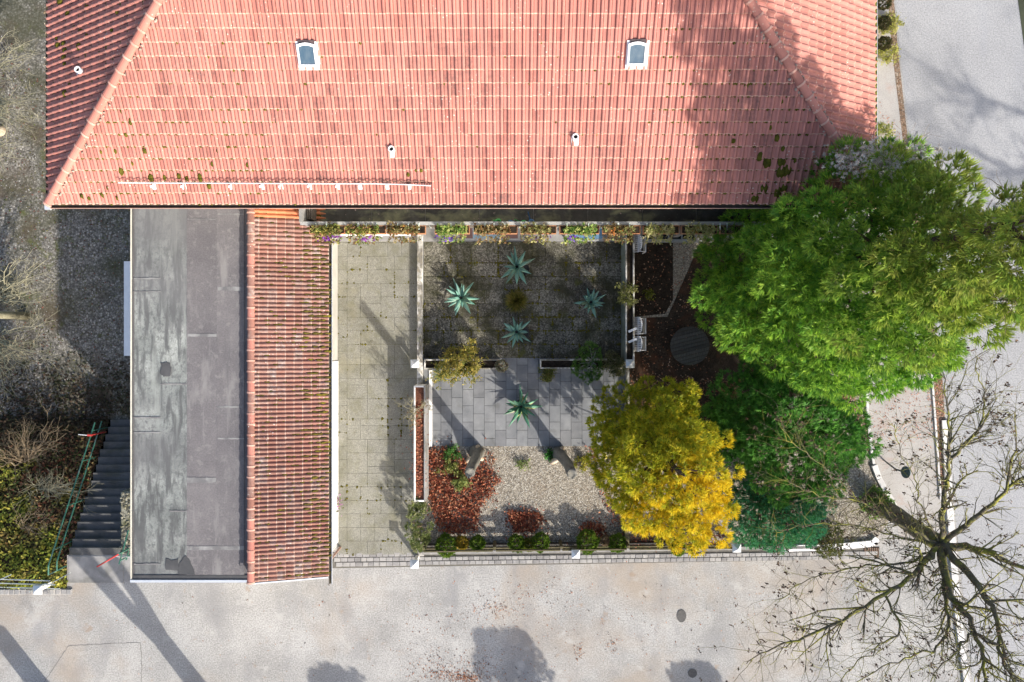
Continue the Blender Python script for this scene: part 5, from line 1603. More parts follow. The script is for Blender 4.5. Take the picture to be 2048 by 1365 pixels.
def conifer(name, px, py, h, rfun, nl, lr, dens, nb, L, wd, spread, colfun, label, seed, up=.5, outw=.4, tr=.2, cat="tree", jitter=.25, ells=None, gap=1.25):
    rng = np.random.default_rng(seed)
    b = W(px, py, 0)
    root = empty(name, b, label, cat)
    trunk_part(root, b, h, tr)
    lobes = multi_crown(rng, ells, nl, lr, gap) if ells else cone_crown(rng, b, h, rfun, nl, lr, gap)
    V, Fq, C = lobe_foliage(rng, lobes, b, dens, nb, L, wd, spread, colfun, up, outw, jitter)
    build("crown", V, Fq, FOL, root, col=C, kind="stuff")
    lm = MB()
    for i in range(36):
        c, r = lobes[i * len(lobes) // 36]
        z0 = max(.2, c[2] - b.z - 0.3 * math.hypot(c[0] - b.x, c[1] - b.y))
        lm.tube([(b.x, b.y, b.z + z0 * .95), ((b.x + c[0]) / 2, (b.y + c[1]) / 2, b.z + z0 * .97), c], [tr * .25, tr * .16, .01], 5, False)
    lm.out("limbs", bark_dark, root, kind="stuff")
    return root, lobes

def piece(ts, rs):
    return lambda t: float(np.interp(t, ts, rs))

# the tall bright green conifer
def col_big(rng, P, u, c):
    n = len(P)
    base = pick(rng, [(.10, .26, .035), (.15, .32, .04), (.23, .40, .05), (.065, .18, .03)], n)
    t = np.clip((P[:, 2] - 7.6) / 2.5 + .25 * np.sin(P[:, 0] * 1.1 + P[:, 1] * .8) - .1, 0, 1)[:, None]
    oliv = pick(rng, [(.22, .24, .05), (.28, .25, .07), (.15, .20, .04)], n)
    k = .65 + .5 * noise.noise(Vector(c) * .8)
    base = (base * (1 - t * .6) + oliv * t * .6) * (0.8 + .5 * k)
    tip = base * 1.3 + rng.uniform(0, 1, (n, 1)) * np.array([.22, .20, .01])
    return base, tip
big, lobes_big = conifer("conifer_tree", 1545, 562, 13.8, piece([0, .08, .2, .45, .65, .8, .92, 1.0], [2.1, 2.75, 3.0, 2.95, 2.65, 1.95, 1.2, .3]), 460, .44, 330, 9, .24, .014, .7, col_big,
        "tall bright green conifer overhanging the house corner and road", 5, up=.35, outw=.55, tr=.3, gap=1.45, ells=[(1473, 525, 2.5, 0.95), (1485, 614, 2, 0.99), (1542, 461, 3.2, 0.95), (1562, 471, 4, 1.38), (1562, 599, 4.5, 1.63), (1641, 412, 6, 1.12), (1670, 500, 7, 1.63), (1680, 638, 6, 1.55), (1754, 362, 7, 0.9), (1779, 451, 8.5, 1.29), (1789, 599, 8.5, 1.46), (1734, 707, 6, 0.95), (1848, 678, 8.5, 0.69), (1872, 426, 9.5, 0.82), (1887, 540, 10, 1.07), (1922, 609, 10, 0.86), (1986, 500, 11, 0.69), (2005, 584, 10.8, 0.65), (1611, 678, 4, 1.03), (1700, 742, 5, 0.6), (1798, 722, 6.5, 0.77), (1436, 579, 1.6, 0.56), (1508, 678, 2.2, 0.52), (2040, 520, 11.8, 0.95), (2085, 500, 12.6, 0.8), (2185, 480, 13.8, 0.6)])

# golden conifer
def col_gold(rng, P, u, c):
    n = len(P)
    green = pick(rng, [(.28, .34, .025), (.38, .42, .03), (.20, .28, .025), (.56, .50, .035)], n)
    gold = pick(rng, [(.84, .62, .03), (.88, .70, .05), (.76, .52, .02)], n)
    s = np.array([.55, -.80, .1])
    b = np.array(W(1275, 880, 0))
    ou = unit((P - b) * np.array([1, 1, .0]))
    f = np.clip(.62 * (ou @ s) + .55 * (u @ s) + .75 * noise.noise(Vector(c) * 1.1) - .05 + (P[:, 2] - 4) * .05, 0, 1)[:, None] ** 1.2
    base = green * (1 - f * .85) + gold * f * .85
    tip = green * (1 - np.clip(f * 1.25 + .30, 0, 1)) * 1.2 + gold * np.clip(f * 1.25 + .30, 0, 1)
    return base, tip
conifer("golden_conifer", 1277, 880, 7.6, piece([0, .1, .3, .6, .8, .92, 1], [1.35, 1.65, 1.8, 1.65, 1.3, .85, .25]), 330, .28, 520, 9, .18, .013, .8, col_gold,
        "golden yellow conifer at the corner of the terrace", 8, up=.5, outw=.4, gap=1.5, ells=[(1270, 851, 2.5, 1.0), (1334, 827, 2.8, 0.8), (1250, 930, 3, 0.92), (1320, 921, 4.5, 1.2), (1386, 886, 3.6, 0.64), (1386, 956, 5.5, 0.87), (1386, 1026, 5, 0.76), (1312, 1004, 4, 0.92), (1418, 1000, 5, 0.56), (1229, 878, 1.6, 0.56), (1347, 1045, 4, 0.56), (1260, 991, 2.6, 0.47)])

def col_dark(rng, P, u, c):
    n = len(P)
    base = pick(rng, [(.09, .26, .045), (.14, .34, .055), (.07, .20, .035)], n)
    t = np.clip((P[:, 0] - W(1600, 0).x) * .35 + .2 * noise.noise(Vector(c)), 0, 1)[:, None]
    base = base * (1 - t * .6) + np.array([.18, .25, .05]) * t * .6
    return base, base * 1.3 + np.array([.012, .025, .004])
conifer("dark_conifer", 1546, 838, 4.9, piece([0, .15, .5, .8, 1], [1.6, 1.85, 1.75, 1.3, .4]), 320, .32, 420, 9, .18, .013, .85, col_dark,
        "dark green spreading conifer between the gravel and the path", 9, up=.35, outw=.5, gap=1.25, ells=[(1519, 811, 2.5, 1.01), (1597, 831, 3.5, 1.1), (1661, 865, 3.8, 0.78), (1480, 870, 1.5, 0.92), (1568, 914, 3, 0.92), (1632, 924, 3.3, 0.74), (1450, 836, 1.2, 0.64), (1688, 904, 3.2, 0.41)])
def col_blue(rng, P, u, c):
    n = len(P)
    base = pick(rng, [(.05, .22, .09), (.07, .27, .13), (.06, .21, .065)], n)
    t = np.clip((P[:, 0] - W(1545, 0).x) * .8, 0, 1)[:, None]
    base = base * (1 - t * .5) + np.array([.07, .24, .17]) * t * .5
    return base, base * 1.25
conifer("blue_conifer", 1512, 988, 3.5, piece([0, .2, .6, .85, 1], [1.25, 1.5, 1.25, .9, .3]), 240, .25, 620, 9, .13, .009, .9, col_blue,
        "blue green feathery conifer behind the street kerb", 10, up=.4, outw=.4, gap=1.2, ells=[(1521, 1001, 1.5, 0.87), (1579, 1030, 2.5, 0.74), (1541, 1049, 2, 0.6), (1618, 1006, 2.8, 0.46), (1610, 1054, 2.4, 0.46), (1494, 1049, 1.2, 0.51)])
def col_low(rng, P, u, c):
    base = pick(rng, [(.10, .12, .035), (.14, .15, .04), (.08, .10, .03)], len(P)); return base, base * 1.3
conifer("low_shrub", 1650, 1076, .7, piece([0, .5, 1], [.5, .45, .1]), 30, .18, 500, 6, .10, .016, .9, col_low, "small olive shrub beside the white street kerb", 14, cat="shrub", tr=.03)
conifer("low_shrub", 1744, 1000, .9, piece([0, .5, 1], [.35, .4, .1]), 24, .18, 500, 6, .12, .018, .9, col_dark, "dark green shrub at the foot of the bare tree", 15, cat="shrub", tr=.03)

# old man's beard: pale seed heads over the conifer
def clematis(px, py, z, spread_px, n, label, seed, sz=.9):
    rng = np.random.default_rng(seed)
    c = W(px, py, z)
    root = empty("clematis", (c.x, c.y, 0.0), label, "climber", "clematis with white seed heads on the conifer")
    s = (H - z) / F
    P = np.array(c)[None] + rng.normal(size=(n, 3)) * np.array([spread_px[0] * s * .5, spread_px[1] * s * .5, .35])
    nb = 46
    D = unit(rng.normal(size=(n * 1, 3)) + np.array([0, 0, .4]))
    cols = pick(rng, [(.62, .58, .52), (.52, .48, .43), (.72, .68, .60), (.36, .32, .27)], n)
    parts = []
    for k in range(3):
        D = unit(rng.normal(size=(n, 3)) + np.array([0, 0, .3]))
        parts.append(sprays(rng, P + rng.normal(size=(n, 3)) * .02, D, 9, .062 * sz, .009, 1.6, cols, .9))
    V, Fq, C = cat_parts(parts)
    build("seed_heads", V, Fq, DRY, root, col=C, kind="stuff")
    mb = MB(); tips = []
    for i in range(16):
        q = Vector(P[rng.integers(n)])
        tube_tree(rng, mb, q - Vector((0, 0, .3)), rng.normal(size=3) + np.array([0, 0, .3]), .9, .010, 1, tips, .6, 0, 3)
    # woody stems running down into the crown to the ground
    mb.tube([Vector(P[0]), Vector((c.x * .97, c.y, z * .6)), Vector((c.x * .9, c.y * .95, .02))], [.01, .02, .03], 5)
    mb.out("stems", bark_brown, root, kind="stuff")
clematis(1765, 322, 8.7, (75, 30), 520, "pale fluffy clematis seed heads on the north side of the conifer", 31)
clematis(1690, 320, 7.2, (45, 20), 170, "small patch of white clematis tufts at the roof hip", 35)
clematis(2010, 455, 11.3, (36, 46), 190, "grey white clematis tufts at the conifer top near the road", 32)
clematis(2030, 590, 10.9, (16, 34), 130, "cream clematis tufts at the right picture edge", 33)

# ball shrubs and hedge plants along the fence
def ball(name, px, py, z, r, pal, label, seed, n=420, cat="shrub", sq=(1, 1, .9), L=.085, wd=.018, lump=.12, group=None, base=0.0):
    rng = np.random.default_rng(seed)
    c = np.array(W(px, py, z))
    root = empty(name, (c[0], c[1], base), label, cat, group)
    u = unit(rng.normal(size=(n, 3)))
    u = u[u[:, 2] > -.45]
    bump_ = np.array([1 + lump * 2 * noise.noise(Vector(x) * 2.2 + Vector((seed, 0, 0))) for x in u])[:, None]
    P = c + u * r * np.array(sq) * bump_ * rng.uniform(.82, 1.02, len(u))[:, None]
    D = unit(u + np.array([0, 0, .35]) + rng.normal(size=u.shape) * .25)
    cols = pick(rng, pal, len(u))
    V, Fq, C = sprays(rng, P - D * L * .6, D, 6, L, wd, .9, cols, .35)
    build("foliage", V, Fq, FOL, root, col=C, kind="stuff")
    mb = MB()
    for i in range(5):
        a = 2 * math.pi * i / 5
        mb.tube([(c[0], c[1], base), (c[0] + .3 * r * math.cos(a), c[1] + .3 * r * math.sin(a), (c[2] + base) / 2), (c[0] + .7 * r * math.cos(a), c[1] + .7 * r * math.sin(a), c[2] + .2 * r)], [.02, .014, .005], 5, False)
    mb.out("stems", bark_brown, root, kind="stuff")
    return root
BOX = [(.11, .19, .02), (.15, .25, .028), (.21, .30, .04), (.08, .14, .018)]
for i, (px, py, r, pal, lab) in enumerate([
    (893, 1092, .33, BOX, "largest clipped green ball shrub, leftmost along the fence"), (924, 1086, .20, [(.34, .24, .03), (.42, .30, .04), (.24, .22, .03)], "small golden orange shrub between two green balls at the fence"),
    (955, 1087, .23, BOX, "green ball shrub right of the golden orange one"), (1033, 1087, .26, BOX, "green ball shrub at the left of the middle trio"),
    (1058, 1090, .18, [(.13, .17, .025), (.18, .20, .03)], "smallest green ball in the middle trio at the fence"), (1081, 1085, .27, BOX, "green ball shrub at the right of the middle trio"),
    (1175, 1084, .34, BOX, "big green ball shrub just right of the middle pillar"), (1210, 1082, .15, [(.28, .20, .13), (.20, .15, .09), (.34, .27, .18)], "dry brown shrub between two green balls by the divider"),
    (1234, 1087, .27, BOX, "green ball shrub left of the wooden divider board"), (1356, 1097, .22, BOX, "green ball shrub below the golden conifer at the kerb")]):
    ball("ball_shrub", px, py, .45, r * 1.22, pal, lab, 200 + i, int(2600 * r), group="shrubs along the street fence", sq=(1, 1.05, .9))
# juniper at the driveway corner
rng = np.random.default_rng(77)
jq = W(838, 1052, .9)
jr = empty("juniper", (jq.x, jq.y, 0), "pale olive juniper at the driveway corner of the fence", "shrub")
lobes = []
for i in range(34):
    t = rng.uniform(-1, 1)
    wv = .46 * math.sqrt(max(.05, 1 - t * t))
    lobes.append(((jq.x + rng.uniform(-wv, wv), jq.y + t * .85, .8 + rng.uniform(-.5, .35)), rng.uniform(.13, .2)))
V, Fq, C = lobe_foliage(rng, lobes, jq, 900, 6, .13, .014, .8, lambda r_, P, u, c: (pick(r_, [(.24, .27, .10), (.19, .23, .08), (.31, .31, .15), (.14, .20, .06)], len(P)), None), .3, .3)
build("foliage", V, Fq, FOL, jr, col=C, kind="stuff")
mb = MB(); tips = []
tube_tree(rng, mb, (jq.x, jq.y - .2, 0), (0, .2, 1), .9, .05, 2, tips)
mb.out("stems", bark_brown, jr, kind="stuff")

# loose shrubs in the troughs
def loose(name, px, py, z, r, pal, label, seed, stems=9, L=.7, leaves=900, lw=.03, cat="shrub", base=.32, bark=bark_pale, depth=2, up=.25, wleaf=.55):
    rng = np.random.default_rng(seed)
    b = W(px, py, z); b = Vector((b.x, b.y, base))
    root = empty(name, b, label, cat)
    mb = MB(); tips = []
    for i in range(stems):
        a = 2 * math.pi * i / stems + rng.uniform(-.3, .3)
        tube_tree(rng, mb, b, (math.cos(a) * .9, math.sin(a) * .9, rng.uniform(.4, 1.3)), L * rng.uniform(.7, 1.15), .014, depth, tips, .5, up, 4, .6)
    mb.out("stems", bark, root, kind="stuff")
    if leaves:
        T = np.array([t[0] for t in tips]); 
        i = rng.integers(len(T), size=leaves)
        P = T[i] + rng.normal(size=(leaves, 3)) * .045
        V, Fq, C = sprays(rng, P, unit(rng.normal(size=(leaves, 3)) + np.array([0, 0, .6])), 3, lw * 1.5, lw * .35, 1.2, pick(rng, pal, leaves), .6)
        build("leaves", V, Fq, FOL, root, col=C, kind="stuff")
    return root
loose("yellow_shrub", 918, 728, .8, .8, [(.36, .30, .06), (.26, .25, .05), (.44, .35, .09), (.17, .20, .05)], "airy yellow shrub growing from the left white trough", 41, 13, .78, 2600, .055)
loose("green_tuft", 882, 744, .5, .3, [(.12, .20, .05), (.18, .24, .07)], "small green tuft at the foot of the yellow shrub", 42, 6, .28, 350, .045)
ball("pale_shrub", 1003, 732, .55, .24, [(.30, .30, .20), (.22, .24, .14), (.36, .33, .25), (.20, .12, .08)], "pale grey green mound at the end of the left trough", 43, 420, L=.07, wd=.012, base=.3)
rng = np.random.default_rng(47)
pq = W(1180, 722, 1.2)
pn = empty("pine_shrub", (pq.x, pq.y, .3), "dark green cloud pine growing from the right white trough", "shrub")
lobes = [((pq.x + dx, pq.y + dy, 1.15 + dz), r_) for dx, dy, dz, r_ in ((0, .45, .1, .26), (.2, .32, .0, .24), (-.22, .30, .05, .22), (-.1, .05, .15, .24), (-.35, -.1, .0, .24), (-.28, -.38, -.1, .26), (.0, -.30, .0, .25), (.18, -.5, -.15, .24), (.25, -.15, -.2, .2), (-.08, -.62, -.1, .22), (-.5, -.3, -.2, .18), (.30, .1, -.1, .18), (.32, -.38, -.2, .2))]
V, Fq, C = lobe_foliage(rng, lobes, pq, 1100, 8, .12, .008, .9, lambda r_, P, u, c: (pick(r_, [(.09, .20, .035), (.13, .26, .05), (.18, .31, .07), (.07, .15, .03)], len(P)), None), .6, .2)
build("needles", V, Fq, FOL, pn, col=C, kind="stuff")
mb = MB()
for (c, r_) in lobes:
    mb.tube([(pq.x + .12, pq.y - .08, .3), (pq.x + .14, pq.y - .06, .8), tuple(np.array(c) * .6 + np.array([pq.x + .12, pq.y - .06, .9]) * .4), c], [.045, .035, .02, .01], 5, False)
mb.out("branches", M("grey_branch", [(0.3, (.26, .25, .24)), (.7, (.40, .39, .37))], 5, .9, .3), pn, kind="stuff")
loose("grey_shrub", 1228, 732, .6, .4, [(.14, .15, .06), (.20, .20, .10), (.10, .12, .04)], "thin grey green shrub between the pine and the east pillar", 48, 9, .45, 800, .05)
loose("low_plant", 1093, 748, .2, .3, [(.18, .20, .04), (.13, .17, .04), (.22, .20, .07)], "low yellow green plant in front of the right trough", 49, 9, .26, 650, .05, base=.04)
loose("trough_plant", 1252, 590, .95, .4, [(.16, .18, .05), (.12, .14, .04), (.22, .22, .08)], "feathery plant leaning out of the east trough", 50, 9, .42, 700, .05, base=.85)
loose("dry_shrub", 832, 822, 1.0, .5, [(.30, .26, .15), (.22, .19, .10)], "dry straw coloured shrub rising from the wall trough", 51, 9, .55, 140, .04, base=1.0, bark=bark_pale)
loose("bed_plant", 1300, 588, .3, .2, [(.22, .24, .03), (.16, .18, .03)], "single yellow green plant in the dark planting bed", 52, 4, .16, 90, .06, base=.02)
for i, (px, py, lab, pal, nn) in enumerate([(905, 905, "fresh green weeds at the terrace edge among red leaves", [(.06, .17, .03), (.10, .22, .05)], 420), (900, 935, "yellow green weeds in the middle of the red leaves", [(.24, .28, .07), (.34, .34, .12)], 520), (925, 962, "pale flowering weeds beside the left trunk", [(.30, .33, .10), (.20, .26, .08)], 700),
     (1098, 910, "small bright green weed on the gravel by the right trunk", [(.05, .20, .03), (.08, .26, .05)], 160), (1045, 928, "tiny pale green weed in the open gravel", [(.26, .32, .10), (.18, .25, .08)], 110), (1165, 925, "golden seedling left of the golden conifer", [(.40, .34, .04), (.2, .24, .03)], 300)]):
    loose("weeds", px, py, .1, .3, pal, lab, 400 + i, 7, .20 + .0002 * nn, nn, .05, "weeds", .01, bark_brown, 1, .1)

for i, (px, py, r_, lab) in enumerate(((1764, 6, .26, "dark round shrub at the top by the east house wall"), (1764, 46, .25, "dark round shrub in the middle by the east house wall"), (1764, 88, .27, "dark round shrub lowest by the east house wall"))):
    ball("wall_shrub", px + 4, py, .5, r_, [(.05, .065, .025), (.09, .09, .035), (.13, .10, .05)], lab, 600 + i, 420, group="shrubs along the east house wall")
loose("wall_plant", 1776, 50, .3, .4, [(.42, .42, .10), (.32, .34, .07), (.5, .46, .16)], "yellow green plant spreading over the pavement by the east wall", 611, 9, .42, 700, .05, base=.02)
loose("wall_plant", 1772, 108, .3, .4, [(.42, .42, .10), (.32, .34, .07), (.5, .46, .16)], "lower yellow green plant by the east house wall", 612, 8, .38, 600, .05, base=.02)
loose("wall_plant", 1760, 262, .3, .4, [(.30, .34, .08), (.20, .26, .06), (.42, .40, .14)], "leafy green plant between the house corner and the conifer", 613, 8, .40, 600, .05, base=.02)

# ------------------------------------------------------------------ leaf litter, pebbles, ground cover (stuff)
def in_poly(pts, x, y):
    c = False; j = len(pts) - 1
    for i in range(len(pts)):
        xi, yi = pts[i]; xj, yj = pts[j]
        if (yi > y) != (yj > y) and x < (xj - xi) * (y - yi) / (yj - yi) + xi: c = not c
        j = i
    return c
def scatter_poly(rng, pts, n, z):
    xs = [p[0] for p in pts]; ys = [p[1] for p in pts]
    out = []
    while len(out) < n:
        x, y = rng.uniform(min(xs), max(xs)), rng.uniform(min(ys), max(ys))
        if in_poly(pts, x, y): out.append(tuple(W(x, y, z)))
    return np.array(out)
RED = [(.30, .085, .045), (.22, .06, .035), (.38, .14, .07), (.17, .05, .03), (.42, .20, .11)]
def litter(name, polys, size, pal, label, seed, cat="leaves", z=.02, thick=.05, tilt=.5):
    rng = np.random.default_rng(seed)
    parts = []
    for (pts, n) in polys:
        P = scatter_poly(rng, pts, n, z); P[:, :2] += rng.normal(size=(n, 2)) * rng.choice([.02, .1, .3], n, p=[.6, .3, .1])[:, None]; P[:, 2] += rng.uniform(0, thick, n)
        parts.append(flat_leaves(rng, P, size, pick(rng, pal, n), tilt))
    V, Fq, C = cat_parts(parts)
    build(name, V, Fq, DRY, col=C, label=label, cat=cat, kind="stuff")
litter("red_leaves", [([(852, 896), (905, 896), (935, 925), (985, 940), (1000, 958), (985, 985), (962, 1012), (955, 1060), (905, 1068), (875, 1055), (858, 1000)], 5200), ([(1014, 1020), (1075, 1024), (1088, 1040), (1070, 1062), (1028, 1064), (1018, 1040)], 1100), ([(1165, 1042), (1205, 1046), (1215, 1075), (1160, 1070)], 420), ([(1262, 1050), (1440, 1060), (1460, 1088), (1262, 1092)], 600),
        ([(940, 900), (985, 905), (990, 935), (960, 940)], 120), ([(1170, 895), (1190, 895), (1220, 1000), (1245, 1040), (1230, 1060)], 200)], .042, RED, "red fallen leaves lying on the gravel garden", 91, thick=.16, tilt=1.1)
litter("shade_leaves", [([(1256, 745), (1480, 760), (1500, 860), (1300, 860)], 1100), ([(1270, 490), (1380, 490), (1420, 740), (1270, 745)], 420), ([(1560, 735), (1700, 780), (1738, 860), (1738, 900), (1690, 830), (1600, 770)], 1700)], .035, [(.26, .10, .055), (.34, .18, .11), (.20, .09, .05), (.40, .28, .2)], "brown fallen leaves under the conifers", 92)
litter("path_leaves", [([(1740, 790), (1860, 760), (1875, 900), (1745, 880)], 420), ([(1862, 750), (1885, 750), (1896, 990), (1884, 990)], 420), ([(1755, 200), (1800, 260), (1810, 320), (1765, 300)], 120)], .028, [(.42, .17, .10), (.50, .28, .2), (.34, .14, .08)], "reddish leaves scattered along the footpath", 93, z=.014, thick=.01, tilt=.25)
litter("trough_leaves", [([(833, 808), (846, 808), (846, 985), (833, 985)], 700)], .035, RED, "red leaves filling the narrow trough by the driveway", 94, z=1.0, thick=.05)
# leaves and seeds blown over the asphalt, denser in drifts
rng = np.random.default_rng(95)
P = []
for (px, py, sx, sy, n) in ((1070, 1200, 55, 26, 90), (980, 1218, 30, 8, 90), (910, 1345, 40, 14, 220), (935, 1358, 16, 7, 300), (890, 1350, 24, 8, 140), (1000, 1340, 60, 22, 130), (860, 1320, 40, 22, 90), (1225, 1290, 8, 10, 40), (1156, 1305, 5, 10, 45), (1200, 1180, 160, 60, 150), (1000, 1250, 200, 60, 200), (500, 1270, 150, 60, 60), (1500, 1200, 150, 60, 80), (880, 1240, 60, 14, 60)):
    for i in range(n):
        x, y = rng.normal(px, sx), rng.normal(py, sy)
        if y < 1145 or x > 1880: continue
        P.append(tuple(W(x, y, .006 + rng.uniform(0, .012))))
P = np.array(P)
V, Fq, C = flat_leaves(rng, P, .036, pick(rng, [(.30, .11, .05), (.22, .09, .05), (.40, .20, .11), (.10, .07, .055)], len(P)), .2)
V2 = V.reshape(-1, 4, 3); mid = V2.mean(1, keepdims=True)
sc = rng.uniform(.25, .8, len(V2))[:, None]
V2[:, 1] = mid[:, 0] + (V2[:, 1] - mid[:, 0]) * sc; V2[:, 3] = mid[:, 0] + (V2[:, 3] - mid[:, 0]) * sc
build("street_leaves", V2.reshape(-1, 3), Fq, DRY, col=C, label="brown leaves and needles blown over the asphalt", cat="leaves", kind="stuff")
# pebbles
rng = np.random.default_rng(96)
P = np.concatenate([scatter_poly(rng, [(850, 895), (1250, 895), (1250, 1090), (850, 1095)], 15000, .006), scatter_poly(rng, [(1640, 940), (1740, 930), (1788, 1022), (1745, 1076), (1640, 1085)], 2600, .006), scatter_poly(rng, [(1660, 780), (1728, 790), (1736, 880), (1700, 850)], 900, .006), scatter_poly(rng, [(1270, 1050), (1460, 1060), (1460, 1090), (1270, 1095)], 900, .006)])
n = len(P); s = rng.uniform(.012, .026, n)[:, None]
a = rng.uniform(0, np.pi, n)[:, None]; el = rng.uniform(.7, 1.4, n)[:, None]
ex = np.concatenate([np.cos(a), np.sin(a), a * 0], 1) * s * el; ey = np.concatenate([-np.sin(a), np.cos(a), a * 0], 1) * s; ez = np.concatenate([a * 0, a * 0, a * 0 + 1], 1) * s * .7
Vp = np.stack([P + ex, P + ey, P - ex, P - ey, P + ez], 1).reshape(-1, 3)
k = np.arange(n)[:, None] * 5
Fp = np.concatenate([k + np.array([[0, 1, 4]]), k + np.array([[1, 2, 4]]), k + np.array([[2, 3, 4]]), k + np.array([[3, 0, 4]])])
C = np.repeat(pick(rng, [(.24, .21, .165), (.37, .33, .265), (.46, .42, .35), (.17, .145, .115), (.54, .51, .45)], n), 5, 0)
build("pebbles", Vp, Fp, DRY, col=C, label="beige pebbles covering the gravel garden", cat="gravel", kind="stuff")
# stones and dead leaves in the lower yard
P = scatter_poly(rng, [(-60, -40), (262, 420), (262, 830), (120, 840), (-60, 830)], 3800, YARD_Z + .006)
V, Fq, C = flat_leaves(rng, P, .040, pick(rng, [(.10, .075, .05), (.34, .33, .31), (.14, .13, .05), (.16, .06, .04), (.09, .10, .03)], len(P)), .3)
build("yard_litter", V, Fq, DRY, col=C, label="dead leaves and stones strewn over the dark yard", cat="leaves", kind="stuff")

# ground cover on the bank
rng = np.random.default_rng(97)
n = 11500
X = rng.uniform(-21, -16.42, n); Y = rng.uniform(-9.08, -3.0, n)
Y[9500:] = -3.0 + np.abs(rng.normal(0, 1.1, 2000)); X[9500:] = rng.uniform(-21, -14.5, 2000)
Z = np.array([bank_z(x, y) if y < BANK_Y0 + .5 else YARD_Z for x, y in zip(X, Y)])
P = np.stack([X, Y, Z + np.abs(rng.normal(0, .12, n)) + .02], 1)
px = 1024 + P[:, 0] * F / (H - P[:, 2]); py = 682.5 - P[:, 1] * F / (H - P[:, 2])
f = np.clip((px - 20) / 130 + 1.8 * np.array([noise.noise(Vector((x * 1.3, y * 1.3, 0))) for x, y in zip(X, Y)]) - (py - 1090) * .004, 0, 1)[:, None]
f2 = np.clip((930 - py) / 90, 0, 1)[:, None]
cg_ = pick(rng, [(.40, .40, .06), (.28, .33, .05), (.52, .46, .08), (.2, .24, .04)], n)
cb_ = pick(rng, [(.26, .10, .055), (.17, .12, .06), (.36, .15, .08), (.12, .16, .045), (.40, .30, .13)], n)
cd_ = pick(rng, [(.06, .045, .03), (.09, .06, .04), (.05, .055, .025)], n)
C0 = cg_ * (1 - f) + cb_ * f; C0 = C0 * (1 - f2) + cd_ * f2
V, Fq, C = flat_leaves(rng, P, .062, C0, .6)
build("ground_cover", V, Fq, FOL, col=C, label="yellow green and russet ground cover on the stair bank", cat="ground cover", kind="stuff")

# bare shrubs of the left side
def bare_shrub(name, base, targets, label, seed, mat, r0=.05, twl=1.0, nt=7, cat="shrub", depth=1):
    """stems from one base to hand-placed ends, with twigs along them"""
    rng = np.random.default_rng(seed)
    b = Vector(base)
    root = empty(name, b, label, cat)
    tips = []; tw = MB()
    targets = [Vector(t) for t in targets]
    targets += [targets[i].lerp(targets[(i + 1) % len(targets)], rng.uniform(.3, .7)) + Vector((rng.normal() * .3, rng.normal() * .3, rng.normal() * .3)) for i in range(len(targets))]
    for t in targets:
        e = Vector(t); m1 = b.lerp(e, .4) + Vector((rng.normal() * .12, rng.normal() * .12, .35 * (e - b).length * .3))
        pts = []
        for i in range(9):
            s = i / 8
            p = b * (1 - s) ** 2 + m1 * 2 * s * (1 - s) + e * s * s + Vector((rng.normal(), rng.normal(), rng.normal() * .5)) * .05 * (i > 0)
            pts.append(p)
        rad = [r0 * (1 - .88 * i / 8) for i in range(9)]
        MB().tube(pts, rad, 6, False).out("branch", mat, root, smooth=True)
        for k in range(nt):
            i = rng.integers(2, 8); d = (pts[i] - pts[i - 1]).normalized()
            sd = Vector((rng.normal(), rng.normal(), rng.normal() * .5)).normalized()
            tube_tree(rng, tw, pts[i], d + sd * .7, twl * rng.uniform(.5, 1.1), rad[i] * .55, depth, tips, .45, .0, 3, .62)
    tw.out("twigs", mat, root, kind="stuff")
    return root
rg = random.Random(5)
def fan(px0, py0, pts, z): return [W(x, y, z + rg.uniform(-.4, .4)) for x, y in pts]
bare_shrub("bare_shrub", W(-35, 150, YARD_Z), fan(0, 0, [(60, 85), (75, 105), (50, 130), (68, 118), (40, 165), (30, 60)], .0), "bare pale branched shrub at the upper left edge", 61, bark_pale, .035, .8, 6)
bare_shrub("bare_shrub", W(-40, 215, YARD_Z), fan(0, 0, [(85, 185), (90, 200), (80, 255), (55, 240), (60, 270), (50, 205), (70, 235)], .0), "wide bare shrub whose long twigs reach the roof edge", 62, bark_pale, .035, .8, 6)
bare_shrub("bare_shrub", W(-30, 300, YARD_Z), fan(0, 0, [(40, 270), (30, 320), (45, 290), (20, 345)], .0), "small bare shrub below the wide one at the left edge", 63, bark_pale, .03, .6, 5)
bare_shrub("bare_shrub", W(-5, 600, YARD_Z), fan(0, 0, [(90, 520), (95, 545), (80, 575), (100, 600), (70, 500), (60, 555), (30, 520)], .0), "bare pale shrub spreading above the cut trunk", 64, bark_pale, .035, .8, 6)
bare_shrub("bare_shrub", W(-5, 680, YARD_Z), fan(0, 0, [(85, 650), (95, 690), (90, 730), (75, 705), (60, 745), (30, 760), (100, 715), (20, 790)], .0), "tangled bare shrub spreading below the cut trunk", 65, bark_pale, .035, .8, 6)
bt = empty("leaning_trunk", W(52, 632, YARD_Z), "pale lichen covered trunk leaning out at the left edge", "tree trunk")
MB().tube([W(52, 632, YARD_Z), W(20, 631, -1.2), W(-40, 629, 1.0), W(-90, 627, 2.5)], [.17, .15, .13, .11], 12).out("trunk", bark_pale, bt, smooth=True)
st_ = empty("tree_stump", W(2, 264, YARD_Z), "pale cut stump at the upper left edge", "stump")
MB().lathe(W(0, 262, YARD_Z), [(.24, 0), (.19, .15), (.18, .5), (.17, .52), (.001, .52)], 14).out("stump", pale_wood, st_)
bz = lambda x, y: Vector((W(x, y, -1.5).x, W(x, y, -1.5).y, bank_z(W(x, y, -1.5).x, W(x, y, -1.5).y)))
bare_shrub("bank_shrub", bz(40, 925), fan(0, 0, [(15, 860), (70, 850), (100, 840), (130, 868), (110, 885), (-10, 890), (-20, 930), (60, 840), (85, 905)], -.3), "greyish bare shrub at the top of the bank", 66, bark_brown, .035, .8, 6)
